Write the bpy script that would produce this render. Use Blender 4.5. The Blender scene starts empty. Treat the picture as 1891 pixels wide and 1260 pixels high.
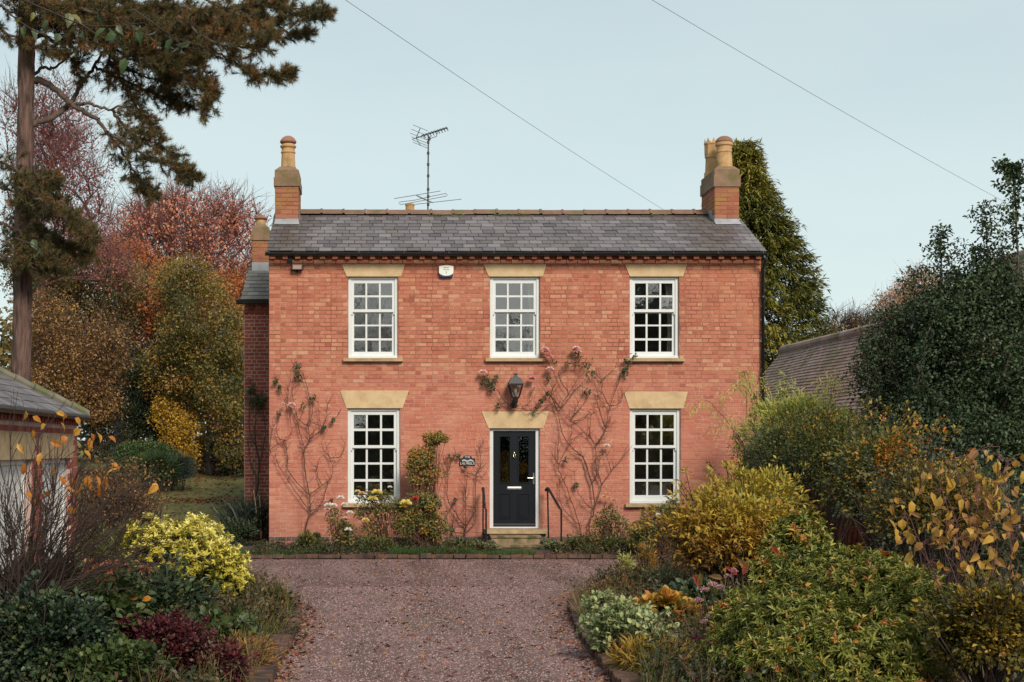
import bpy, math, random
import numpy as np
from mathutils import Vector, Matrix, Euler

# ------------------------------------------------------------------ camera, sky, sun, exposure
sc = bpy.context.scene
FPX, VX, VY, CAMZ = 2670.0, 680.0, 829.0, 2.1      # focal length in photo pixels, vanishing point, eye height
WALLY = 30.0
cam_d = bpy.data.cameras.new('camera'); cam = bpy.data.objects.new('camera', cam_d)
sc.collection.objects.link(cam); sc.camera = cam
cam.location = (0, 0, CAMZ); cam.rotation_euler = (math.radians(90), 0, 0)
cam_d.sensor_width = 36.0; cam_d.lens = 36.0 * FPX / 1891.0
cam_d.shift_x = (945.5 - VX) / 1891.0; cam_d.shift_y = (VY - 630.0) / 1891.0
cam_d.clip_end = 2000.0

SUN_EL, SUN_AZ = 36.0, 20.0        # azimuth: degrees to the right of straight behind the camera
wd = bpy.data.worlds.new('World'); sc.world = wd; wd.use_nodes = True
nt = wd.node_tree; nt.nodes.clear()
n_sky = nt.nodes.new('ShaderNodeTexSky'); n_sky.sky_type = 'NISHITA'; n_sky.sun_disc = False
n_sky.sun_elevation = math.radians(SUN_EL); n_sky.sun_rotation = math.radians(180 - SUN_AZ)
n_sky.air_density = 1.0; n_sky.dust_density = 3.0; n_sky.ozone_density = 1.0
n_mix = nt.nodes.new('ShaderNodeMix'); n_mix.data_type = 'RGBA'; n_mix.inputs['Factor'].default_value = 0.82
n_mix.inputs['B'].default_value = (5.65, 6.62, 6.62, 1)      # thin cloud veil
n_bg = nt.nodes.new('ShaderNodeBackground'); n_bg.inputs['Strength'].default_value = 0.10
n_out = nt.nodes.new('ShaderNodeOutputWorld')
n_co = nt.nodes.new('ShaderNodeTexCoord'); n_mp = nt.nodes.new('ShaderNodeMapping'); n_mp.inputs['Scale'].default_value = (1.2, 1.2, 4.0)
n_cl = nt.nodes.new('ShaderNodeTexNoise'); n_cl.inputs['Scale'].default_value = 1.6; n_cl.inputs['Detail'].default_value = 4
n_mr = nt.nodes.new('ShaderNodeMapRange'); n_mr.inputs['From Min'].default_value = .3; n_mr.inputs['From Max'].default_value = .7; n_mr.inputs['To Min'].default_value = .70; n_mr.inputs['To Max'].default_value = .93
nt.links.new(n_co.outputs['Generated'], n_mp.inputs[0]); nt.links.new(n_mp.outputs[0], n_cl.inputs['Vector']); nt.links.new(n_cl.outputs['Fac'], n_mr.inputs['Value']); nt.links.new(n_mr.outputs[0], n_mix.inputs['Factor'])
nt.links.new(n_sky.outputs[0], n_mix.inputs['A']); n_sp = nt.nodes.new('ShaderNodeSeparateXYZ'); nt.links.new(n_co.outputs['Generated'], n_sp.inputs[0])
n_gr = nt.nodes.new('ShaderNodeValToRGB'); n_gr.color_ramp.elements[0].position = 0.0; n_gr.color_ramp.elements[0].color = (1.10, 1.10, 1.08, 1)
n_gr.color_ramp.elements[1].position = 0.45; n_gr.color_ramp.elements[1].color = (.80, .82, .84, 1); nt.links.new(n_sp.outputs[2], n_gr.inputs[0])
n_ml = nt.nodes.new('ShaderNodeMix'); n_ml.data_type = 'RGBA'; n_ml.blend_type = 'MULTIPLY'; n_ml.inputs['Factor'].default_value = 1.0
nt.links.new(n_mix.outputs['Result'], n_ml.inputs['A']); nt.links.new(n_gr.outputs[0], n_ml.inputs['B']); nt.links.new(n_ml.outputs['Result'], n_bg.inputs[0])
nt.links.new(n_bg.outputs[0], n_out.inputs[0])
sun_d = bpy.data.lights.new('sun', 'SUN'); sun_d.energy = 2.75; sun_d.angle = math.radians(18); sun_d.color = (1.0, 0.90, 0.77)
sun = bpy.data.objects.new('sun', sun_d); sc.collection.objects.link(sun)
_e, _a = math.radians(SUN_EL), math.radians(SUN_AZ)
sun_dir = Vector((math.sin(_a) * math.cos(_e), -math.cos(_a) * math.cos(_e), math.sin(_e)))
sun.rotation_euler = sun_dir.to_track_quat('Z', 'Y').to_euler(); sun.location = (10, -10, 30)
sc.view_settings.view_transform = 'Standard'; sc.view_settings.look = 'None'
sc.view_settings.gamma = 1.0; sc.view_settings.use_curve_mapping = False
sc.view_settings.exposure = 0.40
sc.cycles.max_bounces = 8; sc.cycles.transparent_max_bounces = 12

# ------------------------------------------------------------------ helpers
rng = np.random.default_rng(11); random.seed(5)
C = sc.collection
def P(px, py, Y): return np.array(((px - VX) * Y / FPX, Y, CAMZ - (py - VY) * Y / FPX))
def XW(px, Y=WALLY): return (px - VX) * Y / FPX
def ZW(py, Y=WALLY): return CAMZ - (py - VY) * Y / FPX
def srgb(r, g, b):
    f = lambda c: ((c / 255 + 0.055) / 1.055) ** 2.4 if c > 10 else c / 255 / 12.92
    return (f(r), f(g), f(b))

def tag(o, label=None, cat=None, group=None, kind=None):
    if label: o['label'] = label
    if cat: o['category'] = cat
    if group: o['group'] = group
    if kind: o['kind'] = kind
    return o
def link(name, me, mat, parent):
    o = bpy.data.objects.new(name, me); C.objects.link(o)
    if mat is not None and me is not None and not me.materials: me.materials.append(mat)
    if parent is not None:
        o.parent = parent
        if parent.type == 'EMPTY': o.matrix_parent_inverse = Matrix.Translation(-Vector(parent.location))
    return o
def thing(name, label, cat, loc, group=None):
    o = bpy.data.objects.new(name, None); C.objects.link(o); o.location = loc
    o.empty_display_size = 0.2
    return tag(o, label, cat, group)

class MB:
    def __init__(s): s.v = []; s.f = []; s.r = []
    def add(s, vs, fs, rnd=None):
        b = len(s.v); s.v += [tuple(map(float, p)) for p in vs]; s.f += [tuple(b + i for i in f) for f in fs]
        s.r += [random.random() if rnd is None else rnd] * len(fs); return s
    def quad(s, a, b, c, d, rnd=None): return s.add([a, b, c, d], [(0, 1, 2, 3)], rnd)
    def box(s, x0, x1, y0, y1, z0, z1, rnd=None):
        return s.add([(x0,y0,z0),(x1,y0,z0),(x1,y1,z0),(x0,y1,z0),(x0,y0,z1),(x1,y0,z1),(x1,y1,z1),(x0,y1,z1)],
                     [(0,3,2,1),(4,5,6,7),(0,1,5,4),(1,2,6,5),(2,3,7,6),(3,0,4,7)], rnd)
    def brick(s, x0, x1, yf, yb, z0, z1, ch=0.004, rnd=None):
        # front-facing brick with an arris: front face smaller than the back
        return s.add([(x0,yb,z0),(x1,yb,z0),(x1,yb,z1),(x0,yb,z1),(x0+ch,yf,z0+ch),(x1-ch,yf,z0+ch),(x1-ch,yf,z1-ch),(x0+ch,yf,z1-ch)],
                     [(4,5,6,7),(0,1,5,4),(1,2,6,5),(2,3,7,6),(3,0,4,7)], rnd)
    def prism(s, poly, y0, y1, rnd=None):        # poly in x,z, counter-clockwise seen from -y
        n = len(poly)
        vs = [(x, y0, z) for x, z in poly] + [(x, y1, z) for x, z in poly]
        fs = [tuple(range(n)), tuple(range(2*n-1, n-1, -1))] + [(i, i+n, (i+1)%n+n, (i+1)%n) for i in range(n)]
        return s.add(vs, fs, rnd)
    def prismx(s, poly, x0, x1, rnd=None):       # poly in y,z
        n = len(poly)
        vs = [(x0, y, z) for y, z in poly] + [(x1, y, z) for y, z in poly]
        fs = [tuple(range(n-1, -1, -1)), tuple(range(n, 2*n))] + [(i, (i+1)%n, (i+1)%n+n, i+n) for i in range(n)]
        return s.add(vs, fs, rnd)
    def tube(s, pts, rad, n=6, cap=True, rnd=None):
        pts = [Vector(p) for p in pts]
        if not hasattr(rad, '__len__'): rad = [rad] * len(pts)
        vs = []; up = None
        for i, p in enumerate(pts):
            d = (pts[min(i+1, len(pts)-1)] - pts[max(i-1, 0)]).normalized()
            if up is None:
                up = Vector((0, 0, 1)) if abs(d.z) < 0.9 else Vector((1, 0, 0))
            a = d.cross(up)
            if a.length < 1e-5: a = d.cross(Vector((0.3, 1, 0.2)))
            a.normalize(); b = a.cross(d).normalized(); up = b
            for k in range(n):
                t = 2 * math.pi * k / n
                vs.append(p + (a * math.cos(t) + b * math.sin(t)) * rad[i])
        fs = [(i*n+k, i*n+(k+1)%n, (i+1)*n+(k+1)%n, (i+1)*n+k) for i in range(len(pts)-1) for k in range(n)]
        if cap: fs += [tuple(range(n-1, -1, -1)), tuple(range((len(pts)-1)*n, len(pts)*n))]
        return s.add(vs, fs, rnd)
    def lathe(s, cx, cy, prof, n=20, rnd=None):
        vs = [(cx + r*math.cos(2*math.pi*k/n), cy + r*math.sin(2*math.pi*k/n), z) for r, z in prof for k in range(n)]
        m = len(prof)
        fs = [(i*n+k, i*n+(k+1)%n, (i+1)*n+(k+1)%n, (i+1)*n+k) for i in range(m-1) for k in range(n)]
        fs += [tuple(range(n-1, -1, -1)), tuple(range((m-1)*n, m*n))]
        return s.add(vs, fs, rnd)
    def mesh(s, name, smooth=False):
        me = bpy.data.meshes.new(name); me.from_pydata(s.v, [], s.f)
        at = me.attributes.new('rnd', 'FLOAT', 'FACE'); at.data.foreach_set('value', np.array(s.r, dtype=np.float32))
        if smooth: me.polygons.foreach_set('use_smooth', [True]*len(me.polygons))
        me.update(); return me
    def build(s, name, mat, parent=None, smooth=False, **kw):
        return tag(link(name, s.mesh(name, smooth), mat, parent), **kw)

def np_mesh(name, V, F, rnd, mat, parent=None, smooth=False):
    V = np.asarray(V, dtype=np.float32).reshape(-1, 3); F = np.asarray(F, dtype=np.int32)
    k = F.shape[1]; me = bpy.data.meshes.new(name)
    me.vertices.add(len(V)); me.vertices.foreach_set('co', V.ravel())
    me.loops.add(F.size); me.loops.foreach_set('vertex_index', F.ravel())
    me.polygons.add(len(F)); me.polygons.foreach_set('loop_start', np.arange(0, F.size, k, dtype=np.int32))
    me.update(calc_edges=True)
    at = me.attributes.new('rnd', 'FLOAT', 'FACE'); at.data.foreach_set('value', np.asarray(rnd, dtype=np.float32))
    if smooth: me.polygons.foreach_set('use_smooth', np.ones(len(F), dtype=bool))
    return link(name, me, mat, parent)

def unit(a): return a / np.maximum(np.linalg.norm(a, axis=-1, keepdims=True), 1e-9)
def rdir(n): return unit(rng.normal(size=(n, 3)))
_nw = rng.normal(size=(6, 3)); _np = rng.uniform(0, 6.28, 6)
def noise3(p, s): return sum(np.sin(p @ (_nw[i] * s) + _np[i]) for i in range(6)) / 3.5

LEAF4 = (np.array([(0,0,0),(.45,.5,.10),(1,0,-.12),(.45,-.5,.10)]), np.array([(0,3,2,1)]))
LEAF6 = (np.array([(0,0,0),(.28,.45,.10),(.68,.38,.05),(1,0,-.16),(.68,-.38,.05),(.28,-.45,.10)]), np.array([(0,3,2,1),(0,5,4,3)]))
NEEDLE = (np.array([(0,.5,0),(0,-.5,0),(1,0,0)]), np.array([(0,1,2)]))
_pl = [(.12,.0),(-.05,.22),(.18,.52),(.42,.30),(.62,.56),(.72,.25),(1.0,0),(.72,-.25),(.62,-.56),(.42,-.30),(.18,-.52),(-.05,-.22)]
PALM = (np.array([(.3,0,.06)] + [(a, b, -.10*abs(b)-.08*a) for a, b in _pl]),
        np.array([(0, i+1, (i+1) % 12 + 1) for i in range(12)]))
BLADE = (np.array([(0,.5,0),(0,-.5,0),(.5,-.4,.12),(.5,.4,.12),(1,-.04,-.02),(1,.04,-.02)]), np.array([(0,1,2,3),(3,2,4,5)]))
LEAFC = (np.array([(0,0,0),(.3,.42,.10),(.66,.33,.02),(1,.02,-.30),(.66,-.33,-.02),(.3,-.42,.06),(.3,0,-.01),(.66,0,-.09)]), [(0,6,1),(6,7,2,1),(7,3,2),(0,5,6),(6,5,4,7),(7,4,3)])
def scatter(tpl, Cn, D, N, L, W):
    T, F = tpl; n = len(Cn); D = unit(D); S = unit(np.cross(D, N)); N = np.cross(S, D)
    L = np.broadcast_to(L, (n,))[:, None, None]; W = np.broadcast_to(W, (n,))[:, None, None]
    V = Cn[:, None, :] + T[None, :, 0:1]*L*D[:, None, :] + T[None, :, 1:2]*W*S[:, None, :] + T[None, :, 2:3]*L*N[:, None, :]
    FF = (F[None] + (np.arange(n)*len(T))[:, None, None]).reshape(-1, F.shape[1])
    return V.reshape(-1, 3), FF, len(F)
def leaf_obj(name, tpl, Cn, D, N, L, W, rnd, mat, parent):
    V, F, k = scatter(tpl, Cn, D, N, L, W)
    o = np_mesh(name, V, F, np.repeat(np.clip(rnd, 0, 1), k), mat, parent)
    if name in ('leaf', 'inner_leaves', 'needles', 'flower_head'): o['kind'] = 'stuff'
    return o
class Segs:                                   # many tapered branch segments, vectorised
    def __init__(s): s.a = []; s.b = []; s.ra = []; s.rb = []
    def add(s, a, b, ra, rb):
        s.a.append(np.atleast_2d(a)); s.b.append(np.atleast_2d(b)); n = len(s.a[-1])
        s.ra.append(np.broadcast_to(ra, (n,))); s.rb.append(np.broadcast_to(rb, (n,)))
    def path(s, pts, r0, r1):
        pts = np.asarray(pts, float); n = len(pts); r = np.linspace(r0, r1, n); s.add(pts[:-1], pts[1:], r[:-1], r[1:])
    def build(s, name, mat, parent, n=5):
        a = np.concatenate(s.a); b = np.concatenate(s.b); ra = np.concatenate(s.ra); rb = np.concatenate(s.rb)
        d = unit(b - a); b = b + d * (rb * 0.4)[:, None]
        ref = np.where(np.abs(d[:, 2:3]) < .9, np.array([[0, 0, 1.]]), np.array([[1., 0, 0]]))
        u = unit(np.cross(d, ref)); w = np.cross(u, d); V = []
        for p, r in ((a, ra), (b, rb)):
            for k in range(n):
                t = 2*math.pi*k/n
                V.append(p + (u*math.cos(t) + w*math.sin(t))*r[:, None])
        V = np.stack(V, 1); m = len(a)
        F = np.array([(k, (k+1) % n, (k+1) % n + n, k+n) for k in range(n)])
        F = (F[None] + (np.arange(m)*2*n)[:, None, None]).reshape(-1, 4)
        return np_mesh(name, V.reshape(-1, 3), F, np.repeat(rng.random(m), n), mat, parent, smooth=n > 3)

def smooth_path(pts, step=4, jit=0.0):
    pts = np.asarray(pts, float); out = []
    for i in range(len(pts)-1):
        p0 = pts[max(i-1, 0)]; p1 = pts[i]; p2 = pts[i+1]; p3 = pts[min(i+2, len(pts)-1)]
        for k in range(step):
            t = k/step
            out.append(.5*((2*p1) + (-p0+p2)*t + (2*p0-5*p1+4*p2-p3)*t*t + (-p0+3*p1-3*p2+p3)*t**3))
    out.append(pts[-1]); out = np.array(out)
    if jit: out[1:-1] += rng.normal(size=out[1:-1].shape)*jit
    return out

# ------------------------------------------------------------------ materials
def mat_new(name):
    m = bpy.data.materials.new(name); m.use_nodes = True; t = m.node_tree
    return m, t, t.nodes['Principled BSDF'], t.nodes['Material Output']
def N(t, kind, **kw):
    n = t.nodes.new(kind)
    for k, v in kw.items():
        if k in n.inputs: n.inputs[k].default_value = v
        else: setattr(n, k, v)
    return n
def ramp(t, stops, inp, interp='LINEAR'):
    n = t.nodes.new('ShaderNodeValToRGB'); cr = n.color_ramp; cr.interpolation = interp
    while len(cr.elements) < len(stops): cr.elements.new(0.5)
    for e, (p, c) in zip(cr.elements, stops): e.position = p; e.color = (*c, 1)
    t.links.new(inp, n.inputs[0]); return n.outputs[0]
def mixc(t, fac, a, b, blend='MIX'):
    n = t.nodes.new('ShaderNodeMix'); n.data_type = 'RGBA'; n.blend_type = blend
    for s, v in (('Factor', fac), ('A', a), ('B', b)):
        if hasattr(v, 'is_linked') or hasattr(v, 'node'): t.links.new(v, n.inputs[s])
        else: n.inputs[s].default_value = v if s == 'Factor' else (*v, 1)
    return n.outputs['Result']
def pos(t): return t.nodes.new('ShaderNodeNewGeometry').outputs['Position']
def noise(t, scale, detail=3, vec=None, rough=.55, out='Fac'):
    n = N(t, 'ShaderNodeTexNoise', Scale=scale, Detail=detail, Roughness=rough)
    t.links.new(vec if vec is not None else pos(t), n.inputs['Vector']); return n.outputs[out]
def math_n(t, op, a, b=0.0, clamp=False):
    n = t.nodes.new('ShaderNodeMath'); n.operation = op; n.use_clamp = clamp
    for i, v in enumerate((a, b)):
        if hasattr(v, 'node'): t.links.new(v, n.inputs[i])
        else: n.inputs[i].default_value = v
    return n.outputs[0]
def bump(t, bsdf, h, strength=.3, dist=.02):
    n = N(t, 'ShaderNodeBump', Strength=strength, Distance=dist); t.links.new(h, n.inputs['Height']); t.links.new(n.outputs[0], bsdf.inputs['Normal'])
def rnd_value(t):
    a = t.nodes.new('ShaderNodeAttribute'); a.attribute_name = 'rnd'
    o = t.nodes.new('ShaderNodeObjectInfo')
    return math_n(t, 'FRACT', math_n(t, 'ADD', a.outputs['Fac'], o.outputs['Random']))
def attr_value(t):
    a = t.nodes.new('ShaderNodeAttribute'); a.attribute_name = 'rnd'; return a.outputs['Fac']
def plain(name, col, rough=.6, metal=0.0, var=.12, scale=6.0, bmp=0.0, spec=.5):
    m, t, b, o = mat_new(name)
    n = noise(t, scale, 5)
    c = ramp(t, [(.3, tuple(x*(1-var) for x in col)), (.7, tuple(min(1, x*(1+var)) for x in col))], n)
    t.links.new(c, b.inputs['Base Color']); b.inputs['Roughness'].default_value = rough; b.inputs['Metallic'].default_value = metal
    b.inputs['Specular IOR Level'].default_value = spec
    if bmp: bump(t, b, noise(t, scale*8, 4), bmp, .01)
    return m
def foliage(name, stops, trans=.3, rough=.5, spec=.35, hue_noise=.0):
    m, t, b, o = mat_new(name)
    col = ramp(t, stops, attr_value(t))
    t.links.new(col, b.inputs['Base Color']); b.inputs['Roughness'].default_value = rough; b.inputs['Specular IOR Level'].default_value = spec
    tr = t.nodes.new('ShaderNodeBsdfTranslucent'); t.links.new(col, tr.inputs[0])
    mx = N(t, 'ShaderNodeMixShader'); mx.inputs[0].default_value = trans
    t.links.new(b.outputs[0], mx.inputs[1]); t.links.new(tr.outputs[0], mx.inputs[2]); t.links.new(mx.outputs[0], o.inputs[0])
    return m
def even(*cols): n = len(cols); return [(i/(n-1), c) for i, c in enumerate(cols)]

def brick_mat(name, cols, warm, stain=None):
    m, t, b, o = mat_new(name)
    base = ramp(t, cols, rnd_value(t))
    big = noise(t, .55, 3)
    c = mixc(t, ramp(t, [(.42, (0,0,0)), (.62, (.55,.55,.55))], big), base, warm)
    med = noise(t, 5.0, 5)
    c = mixc(t, ramp(t, [(.4, (0,0,0)), (.75, (.4,.4,.4))], med), c, (.44, .205, .13))
    fine = noise(t, 60, 4)
    c = mixc(t, .35, c, ramp(t, [(.3, (.35,.33,.33)), (.7, (1,1,1))], fine), 'MULTIPLY')
    if stain: c = stain(t, c)
    t.links.new(c, b.inputs['Base Color']); b.inputs['Roughness'].default_value = .9; b.inputs['Specular IOR Level'].default_value = .2
    bump(t, b, noise(t, 45, 5), .5, .006)
    return m
BRK = [(0, (.33,0.089,0.064)), (.05, (.45,0.137,0.090)), (.25, (.50,0.173,0.111)), (.45, (.52,0.194,0.126)), (.65, (.50,0.179,0.126)), (.82, (.54,0.226,0.137)), (.95, (.58,0.284,0.169)), (1, (.60,0.326,0.211))]
M = {}
def two_batches(t, c):      # the lower storey is laid in a pinker brick with pale lime bloom
    sx = t.nodes.new('ShaderNodeSeparateXYZ'); t.links.new(pos(t), sx.inputs[0])
    low = math_n(t, 'SUBTRACT', 1.0, math_n(t, 'MULTIPLY', math_n(t, 'SUBTRACT', sx.outputs[2], 2.7), .9), True)
    c = mixc(t, math_n(t, 'MULTIPLY', low, .32), c, (.50,.18,.135))
    bl = math_n(t, 'MULTIPLY', low, math_n(t, 'MULTIPLY', math_n(t, 'SUBTRACT', noise(t, 1.4, 6), .48, True), 3.0, True), True)
    c = mixc(t, math_n(t, 'MULTIPLY', bl, .6), c, (.58,.31,.235))
    mp = N(t, 'ShaderNodeMapping'); mp.inputs['Scale'].default_value = (2.6, 2.6, .35); t.links.new(pos(t), mp.inputs[0])
    st = math_n(t, 'MULTIPLY', math_n(t, 'SUBTRACT', noise(t, 2.2, 5, mp.outputs[0]), .52, True), 3.2, True)     # rain streaks
    c = mixc(t, math_n(t, 'MULTIPLY', st, .65), c, (.32,.115,.08))
    foot = math_n(t, 'MULTIPLY', math_n(t, 'SUBTRACT', 1.0, math_n(t, 'MULTIPLY', sx.outputs[2], .85), True), math_n(t, 'MULTIPLY', noise(t, 1.7, 6), 1.5), True)
    c = mixc(t, math_n(t, 'MULTIPLY', foot, .55), c, (.24,.10,.07))                                            # damp rising from the bed
    pt_ = math_n(t, 'MULTIPLY', math_n(t, 'SUBTRACT', noise(t, 9.0, 5), .56, True), 6.0, True)               # pale spalled patches
    return mixc(t, math_n(t, 'MULTIPLY', pt_, .55), c, (.62,.34,.22))
M['brick'] = brick_mat('front_brick', BRK, (.52, .185, .105), two_batches)
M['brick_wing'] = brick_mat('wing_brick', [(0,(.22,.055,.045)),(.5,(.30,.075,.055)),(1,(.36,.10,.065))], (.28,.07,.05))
def moss_stain(t, c):
    return mixc(t, ramp(t, [(.45,(0,0,0)),(.6,(.75,.75,.75))], noise(t, 2.6, 4)), c, (.30,.17,.055))
M['brick_stack'] = brick_mat('stack_brick', [(0,(.32,.10,.065)),(.5,(.40,.16,.10)),(1,(.26,.085,.06))], (.36,.17,.10), moss_stain)
M['brick_blue'] = brick_mat('blue_brick', even((.06,.06,.075),(.09,.085,.10)), (.08,.075,.09))
def mortar_mat():
    m, t, b, o = mat_new('mortar'); sx = t.nodes.new('ShaderNodeSeparateXYZ'); t.links.new(pos(t), sx.inputs[0])
    h = math_n(t, 'MULTIPLY', math_n(t, 'SUBTRACT', sx.outputs[2], 3.0), .8, True)       # upper storey pointed in a darker mortar
    c = mixc(t, h, ramp(t, [(.35,(.36,.15,.11)),(.65,(.54,.30,.235))], noise(t, 2.4, 5)), ramp(t, [(.4,(.24,.085,.05)),(.65,(.47,.23,.14))], noise(t, 2.0, 5)))
    t.links.new(c, b.inputs['Base Color']); b.inputs['Roughness'].default_value = .95; bump(t, b, noise(t, 50, 4), .4, .01); return m
M['mortar'] = mortar_mat()
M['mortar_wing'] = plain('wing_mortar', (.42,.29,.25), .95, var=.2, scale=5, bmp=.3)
M['sill'] = plain('sill_stone', (.38,.27,.15), .85, var=.25, scale=6, bmp=.3)
def step_mat():
    m, t, b, o = mat_new('mossy_step')
    c = ramp(t, [(.4,(.30,.20,.12)),(.62,(.085,.085,.03))], noise(t, 4.5, 5)); t.links.new(c, b.inputs['Base Color'])
    b.inputs['Roughness'].default_value = .9; bump(t, b, noise(t, 30, 4), .4, .01); return m
M['step'] = step_mat()
M['white'] = plain('white_paint', (.64,.66,.66), .45, var=.03, scale=4)
M['upvc'] = plain('white_frame', (.62,.62,.62), .4, var=.04, scale=3)
M['door'] = plain('door_paint', (.007,.009,.013), .38, var=.15, scale=3, spec=.25)
M['black'] = plain('black_iron', (.012,.012,.013), .45, var=.2, scale=20)
M['gutter'] = plain('gutter_black', (.014,.014,.015), .4, var=.3, scale=8)
M['lead'] = plain('lead', (.30,.31,.33), .6, var=.2, scale=6, bmp=.2)
M['chrome'] = plain('chrome', (.75,.72,.70), .22, 1.0, .05)
M['brass'] = plain('brass', (.75,.55,.28), .25, 1.0, .1)
M['alloy'] = plain('aerial_alloy', (.30,.31,.32), .45, .6, .1)
M['plastic_dark'] = plain('dark_plastic', (.03,.03,.035), .5)
def pot_mat(name, a, b_, moss):
    m, t, b, o = mat_new(name)
    c = ramp(t, [(.3,a),(.7,b_)], noise(t, 5, 5))
    c = mixc(t, ramp(t, [(.5,(0,0,0)),(.66,(.8,.8,.8))], noise(t, 3.5, 5)), c, moss)
    t.links.new(c, b.inputs['Base Color']); b.inputs['Roughness'].default_value = .85; bump(t, b, noise(t, 40, 4), .3, .006); return m
M['stone'] = pot_mat('lintel_stone', (.50,.35,.19), (.60,.44,.255), (.43,.29,.16))
M['pot'] = pot_mat('clay_pot', (.42,.23,.10), (.52,.33,.16), (.21,.15,.06))
M['pot_red'] = pot_mat('red_clay', (.24,.10,.07), (.32,.15,.10), (.17,.11,.06))
M['cap'] = pot_mat('stack_stone', (.17,.10,.065), (.25,.16,.095), (.12,.105,.03))
M['ridge'] = pot_mat('ridge_clay', (.14,.075,.055), (.21,.12,.085), (.09,.095,.03))
def slate_mat(name, cols, moss=.0):
    m, t, b, o = mat_new(name)
    c = ramp(t, cols, rnd_value(t))
    c = mixc(t, .5, c, ramp(t, [(.3,(.45,.42,.42)),(.75,(1,1,1))], noise(t, 3.0, 5)), 'MULTIPLY')
    # run-off stains below the two stacks
    sx = t.nodes.new('ShaderNodeSeparateXYZ'); t.links.new(pos(t), sx.inputs[0])
    d1 = math_n(t, 'ABSOLUTE', math_n(t, 'ADD', sx.outputs[0], 1.75)); d2 = math_n(t, 'ABSOLUTE', math_n(t, 'SUBTRACT', sx.outputs[0], 7.2))
    near = math_n(t, 'SUBTRACT', 1.0, math_n(t, 'MULTIPLY', math_n(t, 'MINIMUM', d1, d2), 1.25), True)
    st = math_n(t, 'MULTIPLY', near, math_n(t, 'MULTIPLY', noise(t, 2.6, 5), 1.3), True)
    c = mixc(t, st, c, (.075,.055,.045))
    if moss: c = mixc(t, ramp(t, [(.47,(0,0,0)),(.62,(moss,)*3)], noise(t, 3, 6)), c, (.12,.10,.065))
    t.links.new(c, b.inputs['Base Color']); b.inputs['Roughness'].default_value = .52; b.inputs['Specular IOR Level'].default_value = .4
    bump(t, b, noise(t, 26, 5), .35, .006); return m
SLT = [(0,(.10,.085,.09)),(.3,(.145,.125,.135)),(.7,(.18,.157,.17)),(1,(.24,.215,.23))]
M['slate'] = slate_mat('roof_slate', SLT, .35)
M['slate_moss'] = slate_mat('mossy_slate', [(0,(.10,.10,.10)),(.5,(.17,.165,.16)),(1,(.22,.21,.19))], .8)
M['slate_deck'] = plain('roof_deck', (.035,.03,.03), .9)
M['tile'] = brick_mat('plain_tile', even((.26,.20,.19),(.36,.27,.25),(.46,.35,.32)), (.33,.26,.23), lambda t, c: mixc(t, ramp(t,[(.5,(0,0,0)),(.65,(.6,.6,.6))],noise(t,1.5,5)), c, (.14,.14,.06)))
def glass_mat(name, fac, tint=(.9,.92,.9,1)):
    m, t, b, o = mat_new(name)
    g = N(t, 'ShaderNodeBsdfGlossy', Roughness=.015); g.inputs[0].default_value = (.95,.93,.95,1)
    tr = N(t, 'ShaderNodeBsdfTransparent'); tr.inputs[0].default_value = tint
    bn = N(t, 'ShaderNodeBump', Strength=.06, Distance=.02); t.links.new(noise(t, 5.0, 2), bn.inputs['Height']); t.links.new(bn.outputs[0], g.inputs['Normal'])
    mx = N(t, 'ShaderNodeMixShader'); mx.inputs[0].default_value = fac
    t.links.new(tr.outputs[0], mx.inputs[1]); t.links.new(g.outputs[0], mx.inputs[2]); t.links.new(mx.outputs[0], o.inputs[0]); return m
M['glass'] = glass_mat('window_glass', .23)
M['door_glass'] = glass_mat('door_glass', .14, (.25,.27,.25,1))
M['lamp_glass'] = glass_mat('lantern_glass', .12)
M['interior'] = plain('room_wall', (.34,.31,.27), .9)
M['curtain'] = plain('curtain', (.55,.50,.42), .9, var=.1)
M['bark'] = plain('bark', (.085,.058,.045), .95, var=.4, scale=5, bmp=.8)
M['bark_grey'] = plain('grey_bark', (.10,.085,.075), .95, var=.35, scale=7, bmp=.6)
M['twig_red'] = plain('red_twig', (.12,.05,.045), .9, var=.3, scale=9)
M['twig'] = plain('brown_twig', (.042,.024,.018), .9, var=.35, scale=6)
M['vine'] = plain('rose_stem', (.095,.045,.032), .9, var=.4, scale=5)
def pine_bark():
    m, t, b, o = mat_new('pine_bark'); mp = N(t, 'ShaderNodeMapping'); mp.inputs['Scale'].default_value = (7, 7, 1.3); t.links.new(pos(t), mp.inputs[0])
    v = noise(t, 2.0, 6, mp.outputs[0]); c = ramp(t, [(.35,(.035,.02,.016)),(.5,(.105,.06,.047)),(.68,(.17,.10,.08))], v)
    t.links.new(c, b.inputs['Base Color']); b.inputs['Roughness'].default_value = .95; bump(t, b, v, 1.0, .05); return m
M['pine_bark'] = pine_bark()
# ------------------------------------------------------------------ ground, drive, beds, kerbs
def sstep(a, b, x): t = np.clip((x-a)/(b-a), 0, 1); return t*t*(3-2*t)
def GZ(x, y): return sstep(33, 49, y)*1.35 + sstep(52, 140, y)*1.5
def grass_mat():
    m, t, b, o = mat_new('lawn')
    c = ramp(t, [(.3,(.13,.15,.055)),(.5,(.22,.20,.085)),(.7,(.32,.24,.11))], noise(t, .9, 6))
    c = mixc(t, ramp(t, [(.55,(0,0,0)),(.66,(.85,.85,.85))], noise(t, 3.2, 6)), c, (.16,.085,.035))
    c = mixc(t, .5, c, ramp(t, [(.3,(.4,.4,.4)),(.7,(1,1,1))], noise(t, 40, 3)), 'MULTIPLY')
    t.links.new(c, b.inputs['Base Color']); b.inputs['Roughness'].default_value = .95; b.inputs['Specular IOR Level'].default_value = .1
    bump(t, b, noise(t, 55, 4), .8, .04); return m
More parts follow.
